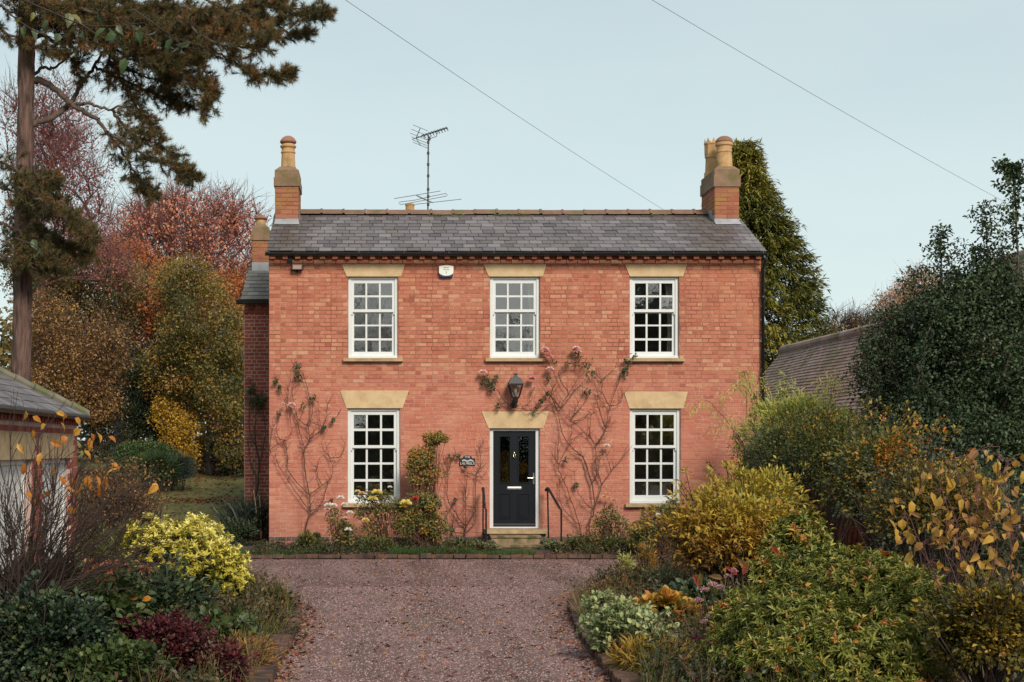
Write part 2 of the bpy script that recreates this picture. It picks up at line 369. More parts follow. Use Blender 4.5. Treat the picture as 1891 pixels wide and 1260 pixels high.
def gravel_mat():
    m, t, b, o = mat_new('gravel')
    v = N(t, 'ShaderNodeTexVoronoi', Scale=64.0); t.links.new(pos(t), v.inputs['Vector'])
    sx = t.nodes.new('ShaderNodeSeparateColor'); t.links.new(v.outputs['Color'], sx.inputs[0])
    c = ramp(t, [(0,(.075,.038,.035)),(.35,(.195,.108,.10)),(.7,(.31,.185,.172)),(.93,(.45,.31,.29)),(1,(.6,.47,.45))], sx.outputs[0])
    c = mixc(t, ramp(t, [(.45,(0,0,0)),(.62,(.6,.6,.6))], noise(t, .7, 5)), c, (.16,.09,.075))
    c = mixc(t, ramp(t, [(.56,(0,0,0)),(.68,(.55,.55,.55))], noise(t, .45, 4)), c, (.13,.105,.05))
    mp = N(t, 'ShaderNodeMapping'); mp.inputs['Scale'].default_value = (1.5, .12, 1); t.links.new(pos(t), mp.inputs[0])
    c = mixc(t, ramp(t, [(.45,(0,0,0)),(.60,(.6,.6,.6))], noise(t, 1.0, 4, mp.outputs[0])), c, (.11,.066,.055))     # wheel tracks worn to the fines
    t.links.new(c, b.inputs['Base Color']); b.inputs['Roughness'].default_value = .85; b.inputs['Specular IOR Level'].default_value = .3
    bump(t, b, math_n(t, 'SUBTRACT', 1.0, v.outputs['Distance']), .9, .03); return m
M['lawn'] = grass_mat(); M['gravel'] = gravel_mat()
M['soil'] = plain('soil', (.055,.036,.026), .95, var=.5, scale=7, bmp=.8)
M['edging'] = brick_mat('edging_brick', even((.045,.03,.026),(.075,.05,.043),(.105,.07,.06)), (.06,.045,.036))
ys = np.concatenate([np.linspace(-120, 24, 10), np.linspace(26, 60, 50), np.linspace(65, 600, 18)])
xs = np.concatenate([np.linspace(-300, -32, 8), np.linspace(-30, 30, 40), np.linspace(32, 300, 8)])
gx, gy = np.meshgrid(xs, ys); gz = GZ(gx, gy) + np.where(gy > 34, .05*noise3(np.stack([gx, gy, gx*0], -1), .35), 0)
nx_, ny_ = len(xs), len(ys); idx = np.arange(nx_*ny_).reshape(ny_, nx_)
F = np.stack([idx[:-1,:-1], idx[:-1,1:], idx[1:,1:], idx[1:,:-1]], -1).reshape(-1, 4)
g = np_mesh('ground', np.stack([gx, gy, gz], -1), F, np.zeros(len(F)), M['lawn'], smooth=True); g['kind'] = 'structure'
left_edge = [(-1.0,-9),(-1.0,8),(-.98,11),(-.96,13.6),(-.92,15.8),(-.92,17.5),(-1.05,19.0),(-1.5,20.3),(-2.3,21.2),(-3.3,21.7),(-4.46,21.9)]
right_edge = [(2.2,-9),(2.2,9),(2.25,12),(2.3,14),(2.42,16),(2.62,18.2),(3.0,20.4),(3.7,22.0),(4.5,23.4),(5.2,25),(5.6,27.35)]
def sheet(name, poly, z, mat, kind='structure'):
    me = bpy.data.meshes.new(name); me.from_pydata([(x, y, z) for x, y in poly], [], [tuple(range(len(poly)))])
    me.update(); o = link(name, me, mat, None); o['kind'] = kind; return o
drive_poly = right_edge + [(5.6,27.4),(-6.5,27.4),(-6.5,22.6),(-4.36,22.5)] + left_edge[::-1]
sheet('driveway', drive_poly, .006, M['gravel'])
def mound(name, xy0, xy1, z0, z1, n=8, jit=.03):       # strip between two edge lines, rising from the first to the second
    a = np.array(xy0, float); b = np.array(xy1, float); V = []
    for k in range(n+1):
        t = k/n; p = a*(1-t)+b*t; z = z0+(z1-z0)*math.sin(t*math.pi/2)
        V.append(np.c_[p, np.full(len(p), z) + (rng.normal(size=len(p))*jit if 0 < k else 0)])
    m = len(a); V = np.stack(V); idx = np.arange((n+1)*m).reshape(n+1, m)
    F = np.stack([idx[:-1,:-1], idx[:-1,1:], idx[1:,1:], idx[1:,:-1]], -1).reshape(-1, 4)
    o = np_mesh(name, V, F, np.zeros(len(F)), M['soil'], smooth=True); o['kind'] = 'structure'; return o
mound('flower_bed', [(x-.10, y-.02) for x, y in left_edge], [(min(x-3.2, -4.3) if y < 21 else x, y-2.5) for x, y in left_edge], .07, .16)
mound('flower_bed', [(x+.10, y) for x, y in right_edge], [(x+9, y+.5) for x, y in right_edge], .07, .2)
bx_ = np.linspace(-3.4, 8.4, 40)
mound('flower_bed', [(x, 27.5) for x in bx_], [(x, 30.0) for x in bx_], .055, .11, jit=.015)

def resample(pts, step):
    pts = smooth_path(pts, 12); d = np.r_[0, np.cumsum(np.linalg.norm(np.diff(pts, axis=0), axis=1))]
    s = np.arange(0, d[-1], step); return np.stack([np.interp(s, d, pts[:, i]) for i in range(2)], -1)
eb = MB(); eb.box(-.105, .105, -.045, .045, -.08, .10)
eb_me = eb.mesh('edging_brick'); eb_me.materials.append(M['edging'])
def kerb(edge, step, size=(1,1,1), across=True, ymin=9.5, name='kerb'):
    pts = resample(edge, step)
    root = None; seg = MB(); q = [p for p in pts if p[1] > ymin]
    for p0, p1 in zip(q[:-1], q[1:]):                         # mortar bed under the bricks
        d = np.array(p1)-p0; nrm = unit(np.array([-d[1], d[0]]))*.07
        seg.quad((*(p0-nrm), .03), (*(p1-nrm), .03), (*(p1+nrm), .03), (*(p0+nrm), .03))
    root = seg.build(name, M['soil'], None, kind='structure')
    for i, p in enumerate(q):
        a = q[min(i+1, len(q)-1)] - q[max(i-1, 0)]; ang = math.atan2(a[1], a[0])
        o = link('edging_brick', eb_me, None, root)
        o.location = (p[0]+rng.normal()*.008, p[1]+rng.normal()*.008, rng.normal()*.008 - .005)
        o.rotation_euler = (rng.normal()*.04, rng.normal()*.04, ang + (math.pi/2 if across else 0) + rng.normal()*.05)
        o.scale = (size[0], size[1], size[2]*(1+rng.normal()*.05))
    return root
kerb(left_edge, .08, (1,.78,1)); kerb([(x+.03, y) for x, y in right_edge], .08, (1,.78,1))
kerb([(-4.5,27.46),(-2,27.44),(1,27.46),(5.6,27.45)], .215, (.98,1.1,.95), across=False)

# ------------------------------------------------------------------ the house
HX0, HX1 = XW(497), XW(1405); EAVE_Y = 29.76; REAR_Y = 34.5
house = thing('brick_house', 'two-storey red brick house with five white sash windows and a dark front door', 'house', (3.0, 30.0, 0))
ups = [(643,735), (905,997), (1163,1254)]; lows = [(642,739), (1163,1257)]
openings = []      # x0,x1,z0,z1 in metres on the wall face
for a, b in ups: openings.append((XW(a), XW(b), ZW(668), ZW(511)))
for a, b in lows: openings.append((XW(a), XW(b), ZW(936), ZW(754.5)))
DOOR = (XW(904.5), XW(996.5), ZW(986), ZW(791)); openings.append(DOOR)
lintels = [((631,748,640.5,740.5), 488.5, 511), ((893,1009,902.5,1002), 488.5, 511), ((1154,1269,1163,1261), 488.5, 511),
           ((628,755,640,743), 721.5, 754), ((1152,1270,1162,1262), 723.5, 754.5), ((889,1014,902,1003), 760, 791)]
WALLTOP = ZW(478)
xb = sorted({HX0, HX1, *[o[0] for o in openings], *[o[1] for o in openings]}); zb = sorted({-.2, WALLTOP+.15, *[o[2] for o in openings], *[o[3] for o in openings]})
w = MB()
for i in range(len(xb)-1):
    for j in range(len(zb)-1):
        cx, cz = (xb[i]+xb[i+1])/2, (zb[j]+zb[j+1])/2
        if any(o[0] < cx < o[1] and o[2] < cz < o[3] for o in openings): continue
        w.quad((xb[i],30,zb[j]), (xb[i+1],30,zb[j]), (xb[i+1],30,zb[j+1]), (xb[i],30,zb[j+1]))
for x0, x1, z0, z1 in openings:                     # reveals
    w.quad((x0,30,z0),(x0,30.3,z0),(x0,30.3,z1),(x0,30,z1)); w.quad((x1,30.3,z0),(x1,30,z0),(x1,30,z1),(x1,30.3,z1))
    w.quad((x0,30,z1),(x0,30.3,z1),(x1,30.3,z1),(x1,30,z1)); w.quad((x0,30.3,z0),(x0,30,z0),(x1,30,z0),(x1,30.3,z0))
RZ = ZW(397, 32.2)
for x in (HX0, HX1):
    w.add([(x,30,-.2),(x,REAR_Y,-.2),(x,REAR_Y,WALLTOP+.1),(x,32.2,RZ-.12),(x,30,WALLTOP+.1)], [(0,1,2,3,4) if x > 0 else (4,3,2,1,0)])
w.quad((HX1,REAR_Y,-.2),(HX0,REAR_Y,-.2),(HX0,REAR_Y,WALLTOP+.1),(HX1,REAR_Y,WALLTOP+.1))
wall = w.build('wall', M['mortar'], house)
# rooms behind the glass: floors, back wall, partitions
r = MB(); r.box(HX0+.3, HX1-.3, 33.2, 33.3, 0, 6.0); r.box(HX0+.3, HX1-.3, 30.36, 33.2, .3, .42); r.box(HX0+.3, HX1-.3, 30.36, 33.2, 3.0, 3.25); r.box(HX0+.3, HX1-.3, 30.36, 33.2, 5.95, 6.05)
for px in (860, 1060): r.box(XW(px), XW(px)+.12, 30.36, 33.2, .42, 5.95)
r.build('room_walls', M['interior'], house)

# bricks of the front: courses laid one by one, cut at openings and lintels
def blocked(zc):
    out = [(o[0]-.002, o[1]+.002) for o in openings if o[2]-.002 < zc < o[3]]
    for (a, b, c, d), y0, y1 in lintels:
        z1, z0 = ZW(y0), ZW(y1)
        if z0 < zc < z1:
            t = (zc-z0)/(z1-z0); out.append((XW(c)+(XW(a)-XW(c))*t, XW(d)+(XW(b)-XW(d))*t))
    return sorted(out)
CH = .0838; joint = .009; bricks = []; plinth_bricks = MB(); rest = MB(); k = 0
z = ZW(998.5) - CH*3
while z < ZW(489):
    zc = z + CH/2; x = HX0; off = (k % 2); seq = []
    flem = zc > 3.35
    i = off*2 if flem else off*2
    first = True
    blk = blocked(zc)
    xs_ = []
    while x < HX1 - .01:
        if flem: wd_ = (.232, .118)[i % 2]
        else: wd_ = (.232, .232, .232, .118)[(i + k) % 4]
        if first and off: wd_ = .118 if flem else .13
        first = False
        wd_ *= 1 + rng.normal()*.015; x1 = min(x + wd_, HX1)
        if HX1 - x1 < .05: x1 = HX1
        parts = [(x, x1)]
        for b0, b1 in blk:
            nxt = []
            for p0, p1 in parts:
                if b1 <= p0 or b0 >= p1: nxt.append((p0, p1)); continue
                if b0 - p0 > .03: nxt.append((p0, b0))
                if p1 - b1 > .03: nxt.append((b1, p1))
            parts = nxt
        for p0, p1 in parts: xs_.append((p0 + joint/2*(p0 > HX0), p1 - joint/2*(p1 < HX1)))
        x = x1; i += 1
    blue = abs(zc - ZW(994)) < CH/2
    for a, b in xs_: bricks.append((a, b, z + joint/2, z + CH - joint/2, blue))
    z += CH; k += 1
cand = [i for i, (a, b, z0, z1, bl) in enumerate(bricks) if b-a > .21 and 3.75 < z0 < 5.75 and not bl]
cand.sort(key=lambda i: abs((bricks[i][0]+bricks[i][1])/2 - 4.4)*.55 + abs(bricks[i][2] - 4.8)*.4)
solo = set(cand[:300])
sb = MB(); sb.brick(-.1115, .1115, -.006, .06, -.0374, .0374, .004, 0.0); sb_me = sb.mesh('brick'); sb_me.materials.append(M['brick'])
for i, (a, b, z0, z1, bl) in enumerate(bricks):
    yf = 29.994 + rng.normal()*.0018
    if i in solo:
        o = link('brick', sb_me, None, wall); o.location = ((a+b)/2, yf+.006, (z0+z1)/2 + rng.normal()*.0012)
        o.scale = ((b-a)/.223, 1, (z1-z0)/.0748); o.rotation_euler = (rng.normal()*.006, rng.normal()*.004, rng.normal()*.004)
    else:
        (plinth_bricks if bl else rest).brick(a, b, yf-.012 if bl else yf, 30.05, z0+rng.normal()*.001, z1+rng.normal()*.001, .004, (rng.uniform(.76,.97) if (b-a < .14 and z0 > 3.2 and rng.random() < .45) else None))
rest.build('brickwork', M['brick'], wall, kind='stuff'); plinth_bricks.build('plinth_bricks', M['brick_blue'], wall, kind='stuff')
# string course and dentils under the eaves
sc_ = MB(); x = HX0
while x < HX1-.02:
    x1 = min(x+.228*(1+rng.normal()*.02), HX1); sc_.brick(x+.003, x1-.003, 29.958, 30.05, ZW(487.8), ZW(480.4), .004); x = x1
sc_.build('string_course', M['brick'], house, kind='stuff')
db = MB(); db.brick(-.056, .056, -.05, .09, -.036, .036, .004); db_me = db.mesh('dentil'); db_me.materials.append(M['brick'])
dx = HX0 + .02
while dx < HX1-.05:
    o = link('dentil', db_me, None, house); o.location = (dx+.06, 29.955+rng.normal()*.003, ZW(476.6)+rng.normal()*.002); dx += 22.95*30/FPX
    o.matrix_parent_inverse = Matrix.Translation(-Vector(house.location))
fb = MB(); fb.box(HX0, HX1, 29.93, 29.999, ZW(473.0), ZW(466)); fb.build('eaves_board', M['gutter'], house)
# lintels
for (a, b, c, d), y0, y1 in lintels:
    l = MB(); l.prism([(XW(c), ZW(y1)), (XW(d), ZW(y1)), (XW(b), ZW(y0)), (XW(a), ZW(y0))], 29.982, 30.12)
    l.build('lintel', M['stone'], house)

# sash windows
def ring(m, x0, x1, z0, z1, wx, wt, wb, y0, y1):
    m.box(x0, x0+wx, y0, y1, z0, z1); m.box(x1-wx, x1, y0, y1, z0, z1)
    m.box(x0+wx, x1-wx, y0, y1, z1-wt, z1); m.box(x0+wx, x1-wx, y0, y1, z0, z0+wb)
def sash_window(x0, x1, zt, zs, rows, meet, drape):
    wn = MB(); yf = 30.055; Wd = x1-x0; H = zt-zs; fw = .062
    ring(wn, x0+.003, x1-.003, zs+.003, zt-.003, fw, .05, .055, yf, yf+.16)
    wn.box(x0+.003, x1-.003, yf-.03, yf, zs+.003, zs+.045)
    wn.box(x0+.02, x1-.02, yf-.008, yf, zt-.05, zt-.035)
    win = wn.build('window', M['white'], house)
    zr = [(zt-H*a, zt-H*b) for a, b in rows]; cols = [(x0+Wd*a, x0+Wd*b) for a, b in ((.118,.338),(.39,.61),(.662,.882))]
    for nm, rr, ys_, ztop, zbot in (('upper_sash', zr[:2], yf+.02, zt-.052, zt-H*meet-.02), ('lower_sash', zr[2:], yf+.062, zt-H*meet+.02, zs+.058)):
        s = MB(); a0, a1 = x0+fw+.004, x1-fw-.004
        s.box(a0, cols[0][0], ys_, ys_+.036, zbot, ztop); s.box(cols[2][1], a1, ys_, ys_+.036, zbot, ztop)
        s.box(cols[0][0], cols[2][1], ys_, ys_+.036, rr[0][0], ztop); s.box(cols[0][0], cols[2][1], ys_, ys_+.036, zbot, rr[-1][1])
        for c0, c1 in ((cols[0][1], cols[1][0]), (cols[1][1], cols[2][0])): s.box(c0+.008, c1-.008, ys_+.004, ys_+.036, rr[-1][1], rr[0][0])
        for q in range(len(rr)-1): s.box(cols[0][0], cols[2][1], ys_+.006, ys_+.034, rr[q+1][0]+.006, rr[q][1]-.006)
        if nm == 'upper_sash':
            for xx in (a0, a1-.03): s.prism([(xx, zbot-.05), (xx+.03, zbot-.05), (xx+.03, zbot), (xx, zbot)], ys_+.002, ys_+.03)
        s.build(nm, M['white'], win)
        for r0, r1 in rr:
            for c0, c1 in cols:
                p = MB(); tl = rng.normal(size=3)*.0014
                p.add([(c0-.004, ys_+.02+tl[0], r1-.004), (c1+.004, ys_+.02+tl[1], r1-.004), (c1+.004, ys_+.02+tl[2], r0+.004), (c0-.004, ys_+.02+tl[0]+tl[2]-tl[1], r0+.004)], [(0,1,2,3)])
                p.build('pane', M['glass'], win)
    if drape:
        for side in drape:
            cu = []; n = 26; wdt = .20 if side > 0 else .07
            for kz in range(6):
                zz = zt - .05 - (H-.1)*kz/5
                for q in range(n):
                    u = q/(n-1); ww = wdt*(1-.35*math.sin(kz/5*math.pi*.8))
                    xx = (x1-.04-ww*u) if side > 0 else (x0+.04+ww*u)
                    cu.append((xx, 30.34+.02*math.sin(q*1.7), zz))
            cm = MB(); cm.add(cu, [(k*n+q, k*n+q+1, (k+1)*n+q+1, (k+1)*n+q) for k in range(5) for q in range(n-1)])
            cm.build('curtain', M['curtain'], win, smooth=True)
    sl = MB(); ex = .10; sl.prismx([(29.90, zs-.072), (30.05, zs-.072), (30.05, zs+.002), (29.90, zs-.012)], x0-ex, x1+ex); sl.build('sill', M['sill'], win)
RU = ((.078,.222),(.253,.397),(.443,.580),(.607,.749),(.782,.918)); RL = ((.066,.208),(.24,.387),(.425,.566),(.594,.742),(.774,.915))
for i, (a, b) in enumerate(ups): sash_window(XW(a), XW(b), ZW(511), ZW(661.5), RU, .42, ((), (1,), (1,))[i])
for i, (a, b) in enumerate(lows): sash_window(XW(a), XW(b), ZW(754.5), ZW(930), RL, .406, ((-1,), ())[i])

# front door
x0, x1, z0, z1 = DOOR; yf = 30.06
df = MB(); ring(df, x0+.003, x1-.003, ZW(976), z1-.003, .072, .052, .03, yf, yf+.09); df.build('door_frame', M['upvc'], house)
d0, d1, dz0, dz1 = x0+.078, x1-.078, ZW(975)+.035, z1-.058
dr = MB(); dm = (d0+d1)/2; cw = (d1-d0)
gl = [(d0+cw*.155, d0+cw*.40), (d0+cw*.60, d0+cw*.845)]; gz0, gz1 = dz0+(dz1-dz0)*.455, dz0+(dz1-dz0)*.945
dr.box(d0, gl[0][0], yf+.03, yf+.075, dz0, dz1); dr.box(gl[0][1], gl[1][0], yf+.03, yf+.075, dz0, dz1); dr.box(gl[1][1], d1, yf+.03, yf+.075, dz0, dz1)
for a, b in gl:
    dr.box(a, b, yf+.03, yf+.075, gz1, dz1); dr.box(a, b, yf+.03, yf+.075, dz0, gz0)
door = dr.build('door', M['door'], house)
def frame_mould(a, b, lo, hi, w_, y, name, mat):
    m = MB(); ring(m, a, b, lo, hi, w_, w_, w_, y-.014, y); return m.build(name, mat, door)
for a, b in gl:
    frame_mould(a-.012, b+.012, gz0-.012, gz1+.012, .02, yf+.03, 'glazing_bead', M['door'])
    g_ = MB(); g_.box(a, b, yf+.05, yf+.056, gz0, gz1); g_.build('pane', M['door_glass'], door)
    lo, hi = dz0+(dz1-dz0)*.075, dz0+(dz1-dz0)*.345
    frame_mould(a-.012, b+.012, lo, hi, .018, yf+.03, 'moulding', M['door'])
    p = MB(); p.prism([(a+.03, lo+.04), (b-.03, lo+.04), (b-.03, hi-.04), (a+.03, hi-.04)], yf+.018, yf+.03); p.build('panel', M['door'], door)
wb_ = MB(); wb_.prismx([(yf-.005, dz0+.012), (yf+.03, dz0+.004), (yf+.03, dz0+.05)], d0+.01, d1-.01); wb_.build('weather_bar', M['plastic_dark'], door)
lb = MB(); lz = dz0+(dz1-dz0)*.40; lb.box(dm-.155, dm+.155, yf+.014, yf+.03, lz-.033, lz+.033); lb.prismx([(yf-.002, lz-.005), (yf+.014, lz-.02), (yf+.014, lz+.028), (yf+.004, lz+.028)], dm-.14, dm+.14); lb.build('letterbox', M['chrome'], door)
kn = MB(); kz = dz0+(dz1-dz0)*.75; kn.lathe(dm, yf+.015, [(.008,kz+.065),(.016,kz+.05),(.02,kz+.03),(.012,kz+.01)], 10)
kn.tube([(dm-.0, yf+.01, kz+.03), (dm-.02, yf-.01, kz+.0), (dm-.022, yf-.012, kz-.04), (dm, yf-.012, kz-.06), (dm+.022, yf-.012, kz-.04), (dm+.02, yf-.01, kz), (dm, yf+.01, kz+.03)], .008, 6); kn.build('knocker', M['brass'], door, smooth=True)
hd = MB(); hz = dz0+(dz1-dz0)*.505; hd.box(d1-.055, d1-.022, yf+.012, yf+.03, hz-.13, hz+.11); hd.tube([(d1-.038, yf+.02, hz), (d1-.038, yf-.03, hz), (d1-.06, yf-.035, hz), (d1-.165, yf-.035, hz)], .011, 8); hd.build('handle', M['chrome'], door)
# steps: slab, two treads
th = MB(); th.prismx([(29.62, ZW(986, 29.62)), (30.16, ZW(986, 29.62)), (30.16, ZW(977, 30)+.005), (29.62, ZW(978, 29.62))], XW(896.5, 29.62), XW(1010.5, 29.62)); th.build('threshold', M['sill'], house)
tb = MB(); tb.box(XW(899,29.7), XW(1008,29.7), 29.7, 29.99, -.05, ZW(986, 29.62)-.003); tb.build('threshold_base', M['brick_blue'], house)
for (pa, pb, yt, Yf, Yb) in ((908, 998, 989.5, 29.3, 29.695), (911, 1001, 1007.5, 28.95, 29.295)):
    s = MB(); zt = ZW(yt, Yf); xa, xb2 = XW(pa, Yf), XW(pb, Yf)
    s.box(xa, xb2, Yf+.025, Yb, -.05, zt-.045); s.build('step', M['step'], house)
    s = MB(); s.box(xa-.02, xb2+.02, Yf, Yb, zt-.042, zt); s.build('tread', M['step'], house)

# roof
EZ = ZW(465.5, EAVE_Y); RY = 32.2; slope = math.atan2(RZ-.0-EZ, RY-EAVE_Y); SL = math.hypot(RZ-EZ, RY-EAVE_Y)
RX0, RX1 = HX0-.04, HX1+.06
rf = MB(); rf.quad((RX0+.03,EAVE_Y+.03,EZ-.012),(RX1-.03,EAVE_Y+.03,EZ-.012),(RX1-.03,RY,RZ-.02),(RX0+.03,RY,RZ-.02))
rf.quad((RX1,34.75,EZ-.02),(RX0,34.75,EZ-.02),(RX0,RY,RZ-.005),(RX1,RY,RZ-.005))
for x in (RX0+.03, RX1-.03): rf.add([(x,EAVE_Y+.03,EZ-.09),(x,EAVE_Y+.03,EZ-.014),(x,RY,RZ-.022),(x,RY,RZ-.10)], [(0,1,2,3)])
roof = rf.build('roof', M['slate_deck'], house)
NC = 11; ex = SL/NC; sw = .262
slm = MB(); slm.box(-.5, .5, -.5, .5, -.5, .5, 0.0); sl_me = slm.mesh('slate'); sl_me.materials.append(M['slate'])
cs, sn = math.cos(slope), math.sin(slope); rs = MB(); nsl = 0
rotm = Matrix.Rotation(slope, 4, 'X')
for c in range(NC):
    x = RX0 - (sw*.5 if c % 2 else 0)
    while x < RX1-.02:
        wv = sw*(1+rng.normal()*.03); a, b = max(x, RX0), min(x+wv, RX1); x += wv
        if b-a < .03: continue
        s0 = c*ex + rng.normal()*.006; L_ = ex*1.22; sm_ = s0 + L_/2; lift = .016
        y = EAVE_Y + cs*sm_; zz = EZ + sn*sm_ + lift + rng.normal()*.0015
        tilt = -math.atan2(.017, L_) + rng.normal()*.008; yaw = rng.normal()*.006; roll = rng.normal()*.006
        if c == NC-1: L_ *= .85
        scl = (b-a-.011, L_, .013)
        full = b-a > sw*.8
        if c < 9 and full and nsl < 300 and (c*1.0+rng.random()*.0 < 9):
            o = link('slate', sl_me, None, roof); o.location = ((a+b)/2, y, zz); o.scale = scl; o.rotation_euler = (slope+tilt, roll, yaw); nsl += 1
        else:
            mt = Matrix.Translation(((a+b)/2, y, zz)) @ Euler((slope+tilt, roll, yaw)).to_matrix().to_4x4() @ Matrix.Diagonal((*scl, 1))
            rs.add([mt @ Vector(v) for v in slm.v], slm.f)
rs.build('slate_courses', M['slate'], roof, kind='stuff')
# ridge tiles
x = XW(556, RY); rl = 40.4*RY/FPX
while x < XW(1300, RY):
    t = MB(); x1 = x+rl-.004; zr = RZ+.07+rng.normal()*.004
    prof = [(-.15,-.075),(-.135,-.055),(-.03,.035),(0,.046),(.03,.035),(.135,-.055),(.15,-.075)]
    t.prismx([(RY+a, zr+b) for a, b in prof] , x, x1-.045)
    t.prismx([(RY+a*1.08, zr+b+.017) for a, b in prof], x1-.05, x1)
    t.build('ridge_tile', M['ridge'], roof); x += rl
md = MB()
for q in range(700):   # moss along the ridge bedding
    xx = rng.uniform(XW(560,RY), XW(1230,RY)); s_ = rng.uniform(.012, .035); yy = RY-.155+rng.normal()*.012; zz = RZ-.035+rng.normal()*.01
    if noise3(np.array([[xx*2, 0, 0]]), 1.0)[0] > -.1: md.add([(xx-s_,yy,zz-s_*.5),(xx+s_,yy-.01,zz-s_*.5),(xx,yy-s_*.6,zz+s_*.2),(xx,yy+s_,zz+s_)], [(0,1,2),(0,2,3),(1,3,2)])
M['moss'] = plain('moss', (.10,.115,.025), .95, var=.5, scale=14)
md.build('ridge_moss', M['moss'], roof, kind='stuff')
# gutter and downpipe
gt = MB(); gy, gz_ = 29.70, ZW(469.3, 29.70)
gt.prismx([(gy+.058*math.cos(t), gz_+.035+.07*math.sin(t)) for t in np.linspace(math.pi, 2*math.pi, 9)] + [(gy+.05, gz_+.035), (gy+.045*1, gz_+.02), (gy-.045, gz_+.02), (gy-.05, gz_+.035)], RX0-.02, XW(1414, 29.7))
gt.build('gutter', M['gutter'], house)
gx = XW(500)
while gx < HX1:
    b_ = MB(); b_.prismx([(gy-.064, gz_+.045), (gy-.064, gz_-.0), (gy-.03, gz_-.042), (gy+.06, gz_-.042), (gy+.06, gz_+.02)], gx-.012, gx+.012); b_.build('gutter_bracket', M['gutter'], house); gx += .92
dp = MB(); xx = XW(1409.5, 29.9); dp.tube([(XW(1409,29.7), 29.71, gz_), (xx, 29.72, gz_-.12), (xx, 29.93, gz_-.3), (xx, 29.93, .1)], .036, 10)
for zz in (5.2, 3.6, 2.0): dp.lathe(xx, 29.93, [(.047, zz), (.047, zz+.07)], 10)
dp.build('downpipe', M['gutter'], house, smooth=True)

# chimneys
def stack(x0, x1, Yf, Yb, zb, z_cap0, z_cap1, z_cap2, mat_b, mat_c, name='chimney', lead=True, parent=house, mort='mortar', step_=True):
    s = MB(); s.box(x0+.006, x1-.006, Yf+.006, Yb-.006, zb-.9, z_cap0+.02); ch = s.build(name, M[mort], parent)
    b = MB(); z = zb+.02; k = 0; chh = .092
    while z < z_cap0-.02:
        zt_ = min(z+chh, z_cap0)-.008
        n = max(2, round((x1-x0)/.23)); e = np.linspace(x0, x1, n+1); 
        if k % 2: e = np.r_[x0, (e[:-1]+e[1:])/2, x1]
        for a, c in zip(e[:-1], e[1:]): b.brick(a+.003, c-.003, Yf-.003+rng.normal()*.002, Yf+.05, z, zt_)
        n = max(2, round((Yb-Yf)/.23)); e = np.linspace(Yf, Yb, n+1)
        if not k % 2: e = np.r_[Yf, (e[:-1]+e[1:])/2, Yb]
        for a, c in zip(e[:-1], e[1:]):
            b.box(x0-.002+rng.normal()*.002, x0+.04, a+.003, c-.003, z, zt_); b.box(x1-.04, x1+.002+rng.normal()*.002, a+.003, c-.003, z, zt_)
        z += chh; k += 1
    b.build('brickwork', M[mat_b], ch, kind='stuff')
    c = MB(); o = .028; c.box(x0-o, x1+o, Yf-o, Yb+o, z_cap0, z_cap1); c.box(x0-o*.3, x1+o*.3, Yf-o*.3, Yb+o*.3, z_cap1, z_cap2)
    f = .09; c.add([(x0,Yf,z_cap2),(x1,Yf,z_cap2),(x1,Yb,z_cap2),(x0,Yb,z_cap2),(x0+f,Yf+f,z_cap2+.085),(x1-f,Yf+f,z_cap2+.085),(x1-f,Yb-f,z_cap2+.085),(x0+f,Yb-f,z_cap2+.085)],
                   [(0,1,5,4),(1,2,6,5),(2,3,7,6),(3,0,4,7),(4,5,6,7)])
    c.build('cap', M[mat_c], ch)
    if lead:
        l = MB(); zf = zb; l.box(x0-.008, x1+.008, Yf-.012, Yf+.02, zf-.13, zf+.01)
        l.add([(x0-.01,Yf-.16,zf-.135),(x1+.03,Yf-.16,zf-.135),(x1+.012,Yf-.01,zf-.055),(x0-.01,Yf-.01,zf-.055)], [(0,1,2,3)])
        for sx in (x0-.009, x1+.009): l.add([(sx,Yf-.01,zf-.13),(sx,RY,zf+.16),(sx,RY,zf+.30),(sx,Yf+.2,zf+.22),(sx,Yf+.2,zf+.12),(sx,Yf-.01,zf+.08)], [(0,1,2,3,4,5)])
        l.build('flashing', M['lead'], ch)
    return ch
def pot(ch, cx, cy, z0, prof, mat='pot', name='pot', n=24):
    m = MB(); m.lathe(cx, cy, [(r, z0+h) for r, h in prof], n); return m.build(name, M[mat], ch, smooth=False)
Yc = 31.55
L = stack(XW(508,Yc), XW(551,Yc), Yc, Yc+1.1, ZW(405,Yc), ZW(344,Yc), ZW(328,Yc), ZW(314,Yc), 'brick_stack', 'cap')
cx = XW(532, Yc+.4); zp = ZW(312,Yc)
q = .01197
pot(L, cx, Yc+.45, zp, [(14.5*q,0),(14*q,.06),(13.8*q,.10),(14.4*q,.105),(14.4*q,.125),(13.2*q,.13),(12.2*q,.42),(13.4*q,.43),(13.6*q,.455),(12.3*q,.47),(12.2*q,.53),(14.6*q,.56),(14.8*q,.59),(13*q,.61),(11*q,.64),(11*q,.66)])
pot(L, cx, Yc+.45, zp+.655, [(14.6*q,0),(15.4*q,.02),(15.0*q,.045),(11.5*q,.105),(6*q,.150),(1.5*q,.165)], 'pot_red', 'pot_cap')
Rr = stack(XW(1320,Yc), XW(1365,Yc), Yc, Yc+1.25, ZW(405,Yc), ZW(345,Yc), ZW(324,Yc), ZW(313,Yc), 'brick_stack', 'cap')
cx = XW(1333.5, Yc+.4)
pot(Rr, cx+.04, Yc+.38, zp, [(17*q,0),(16.4*q,.05),(16.6*q,.07),(16.4*q,.09),(15.4*q,.10),(13.6*q,.42),(14.4*q,.43),(14.4*q,.45),(13.8*q,.47),(14*q,.56),(16*q,.58),(16.2*q,.62),(14.6*q,.65),(13.8*q,.66)])
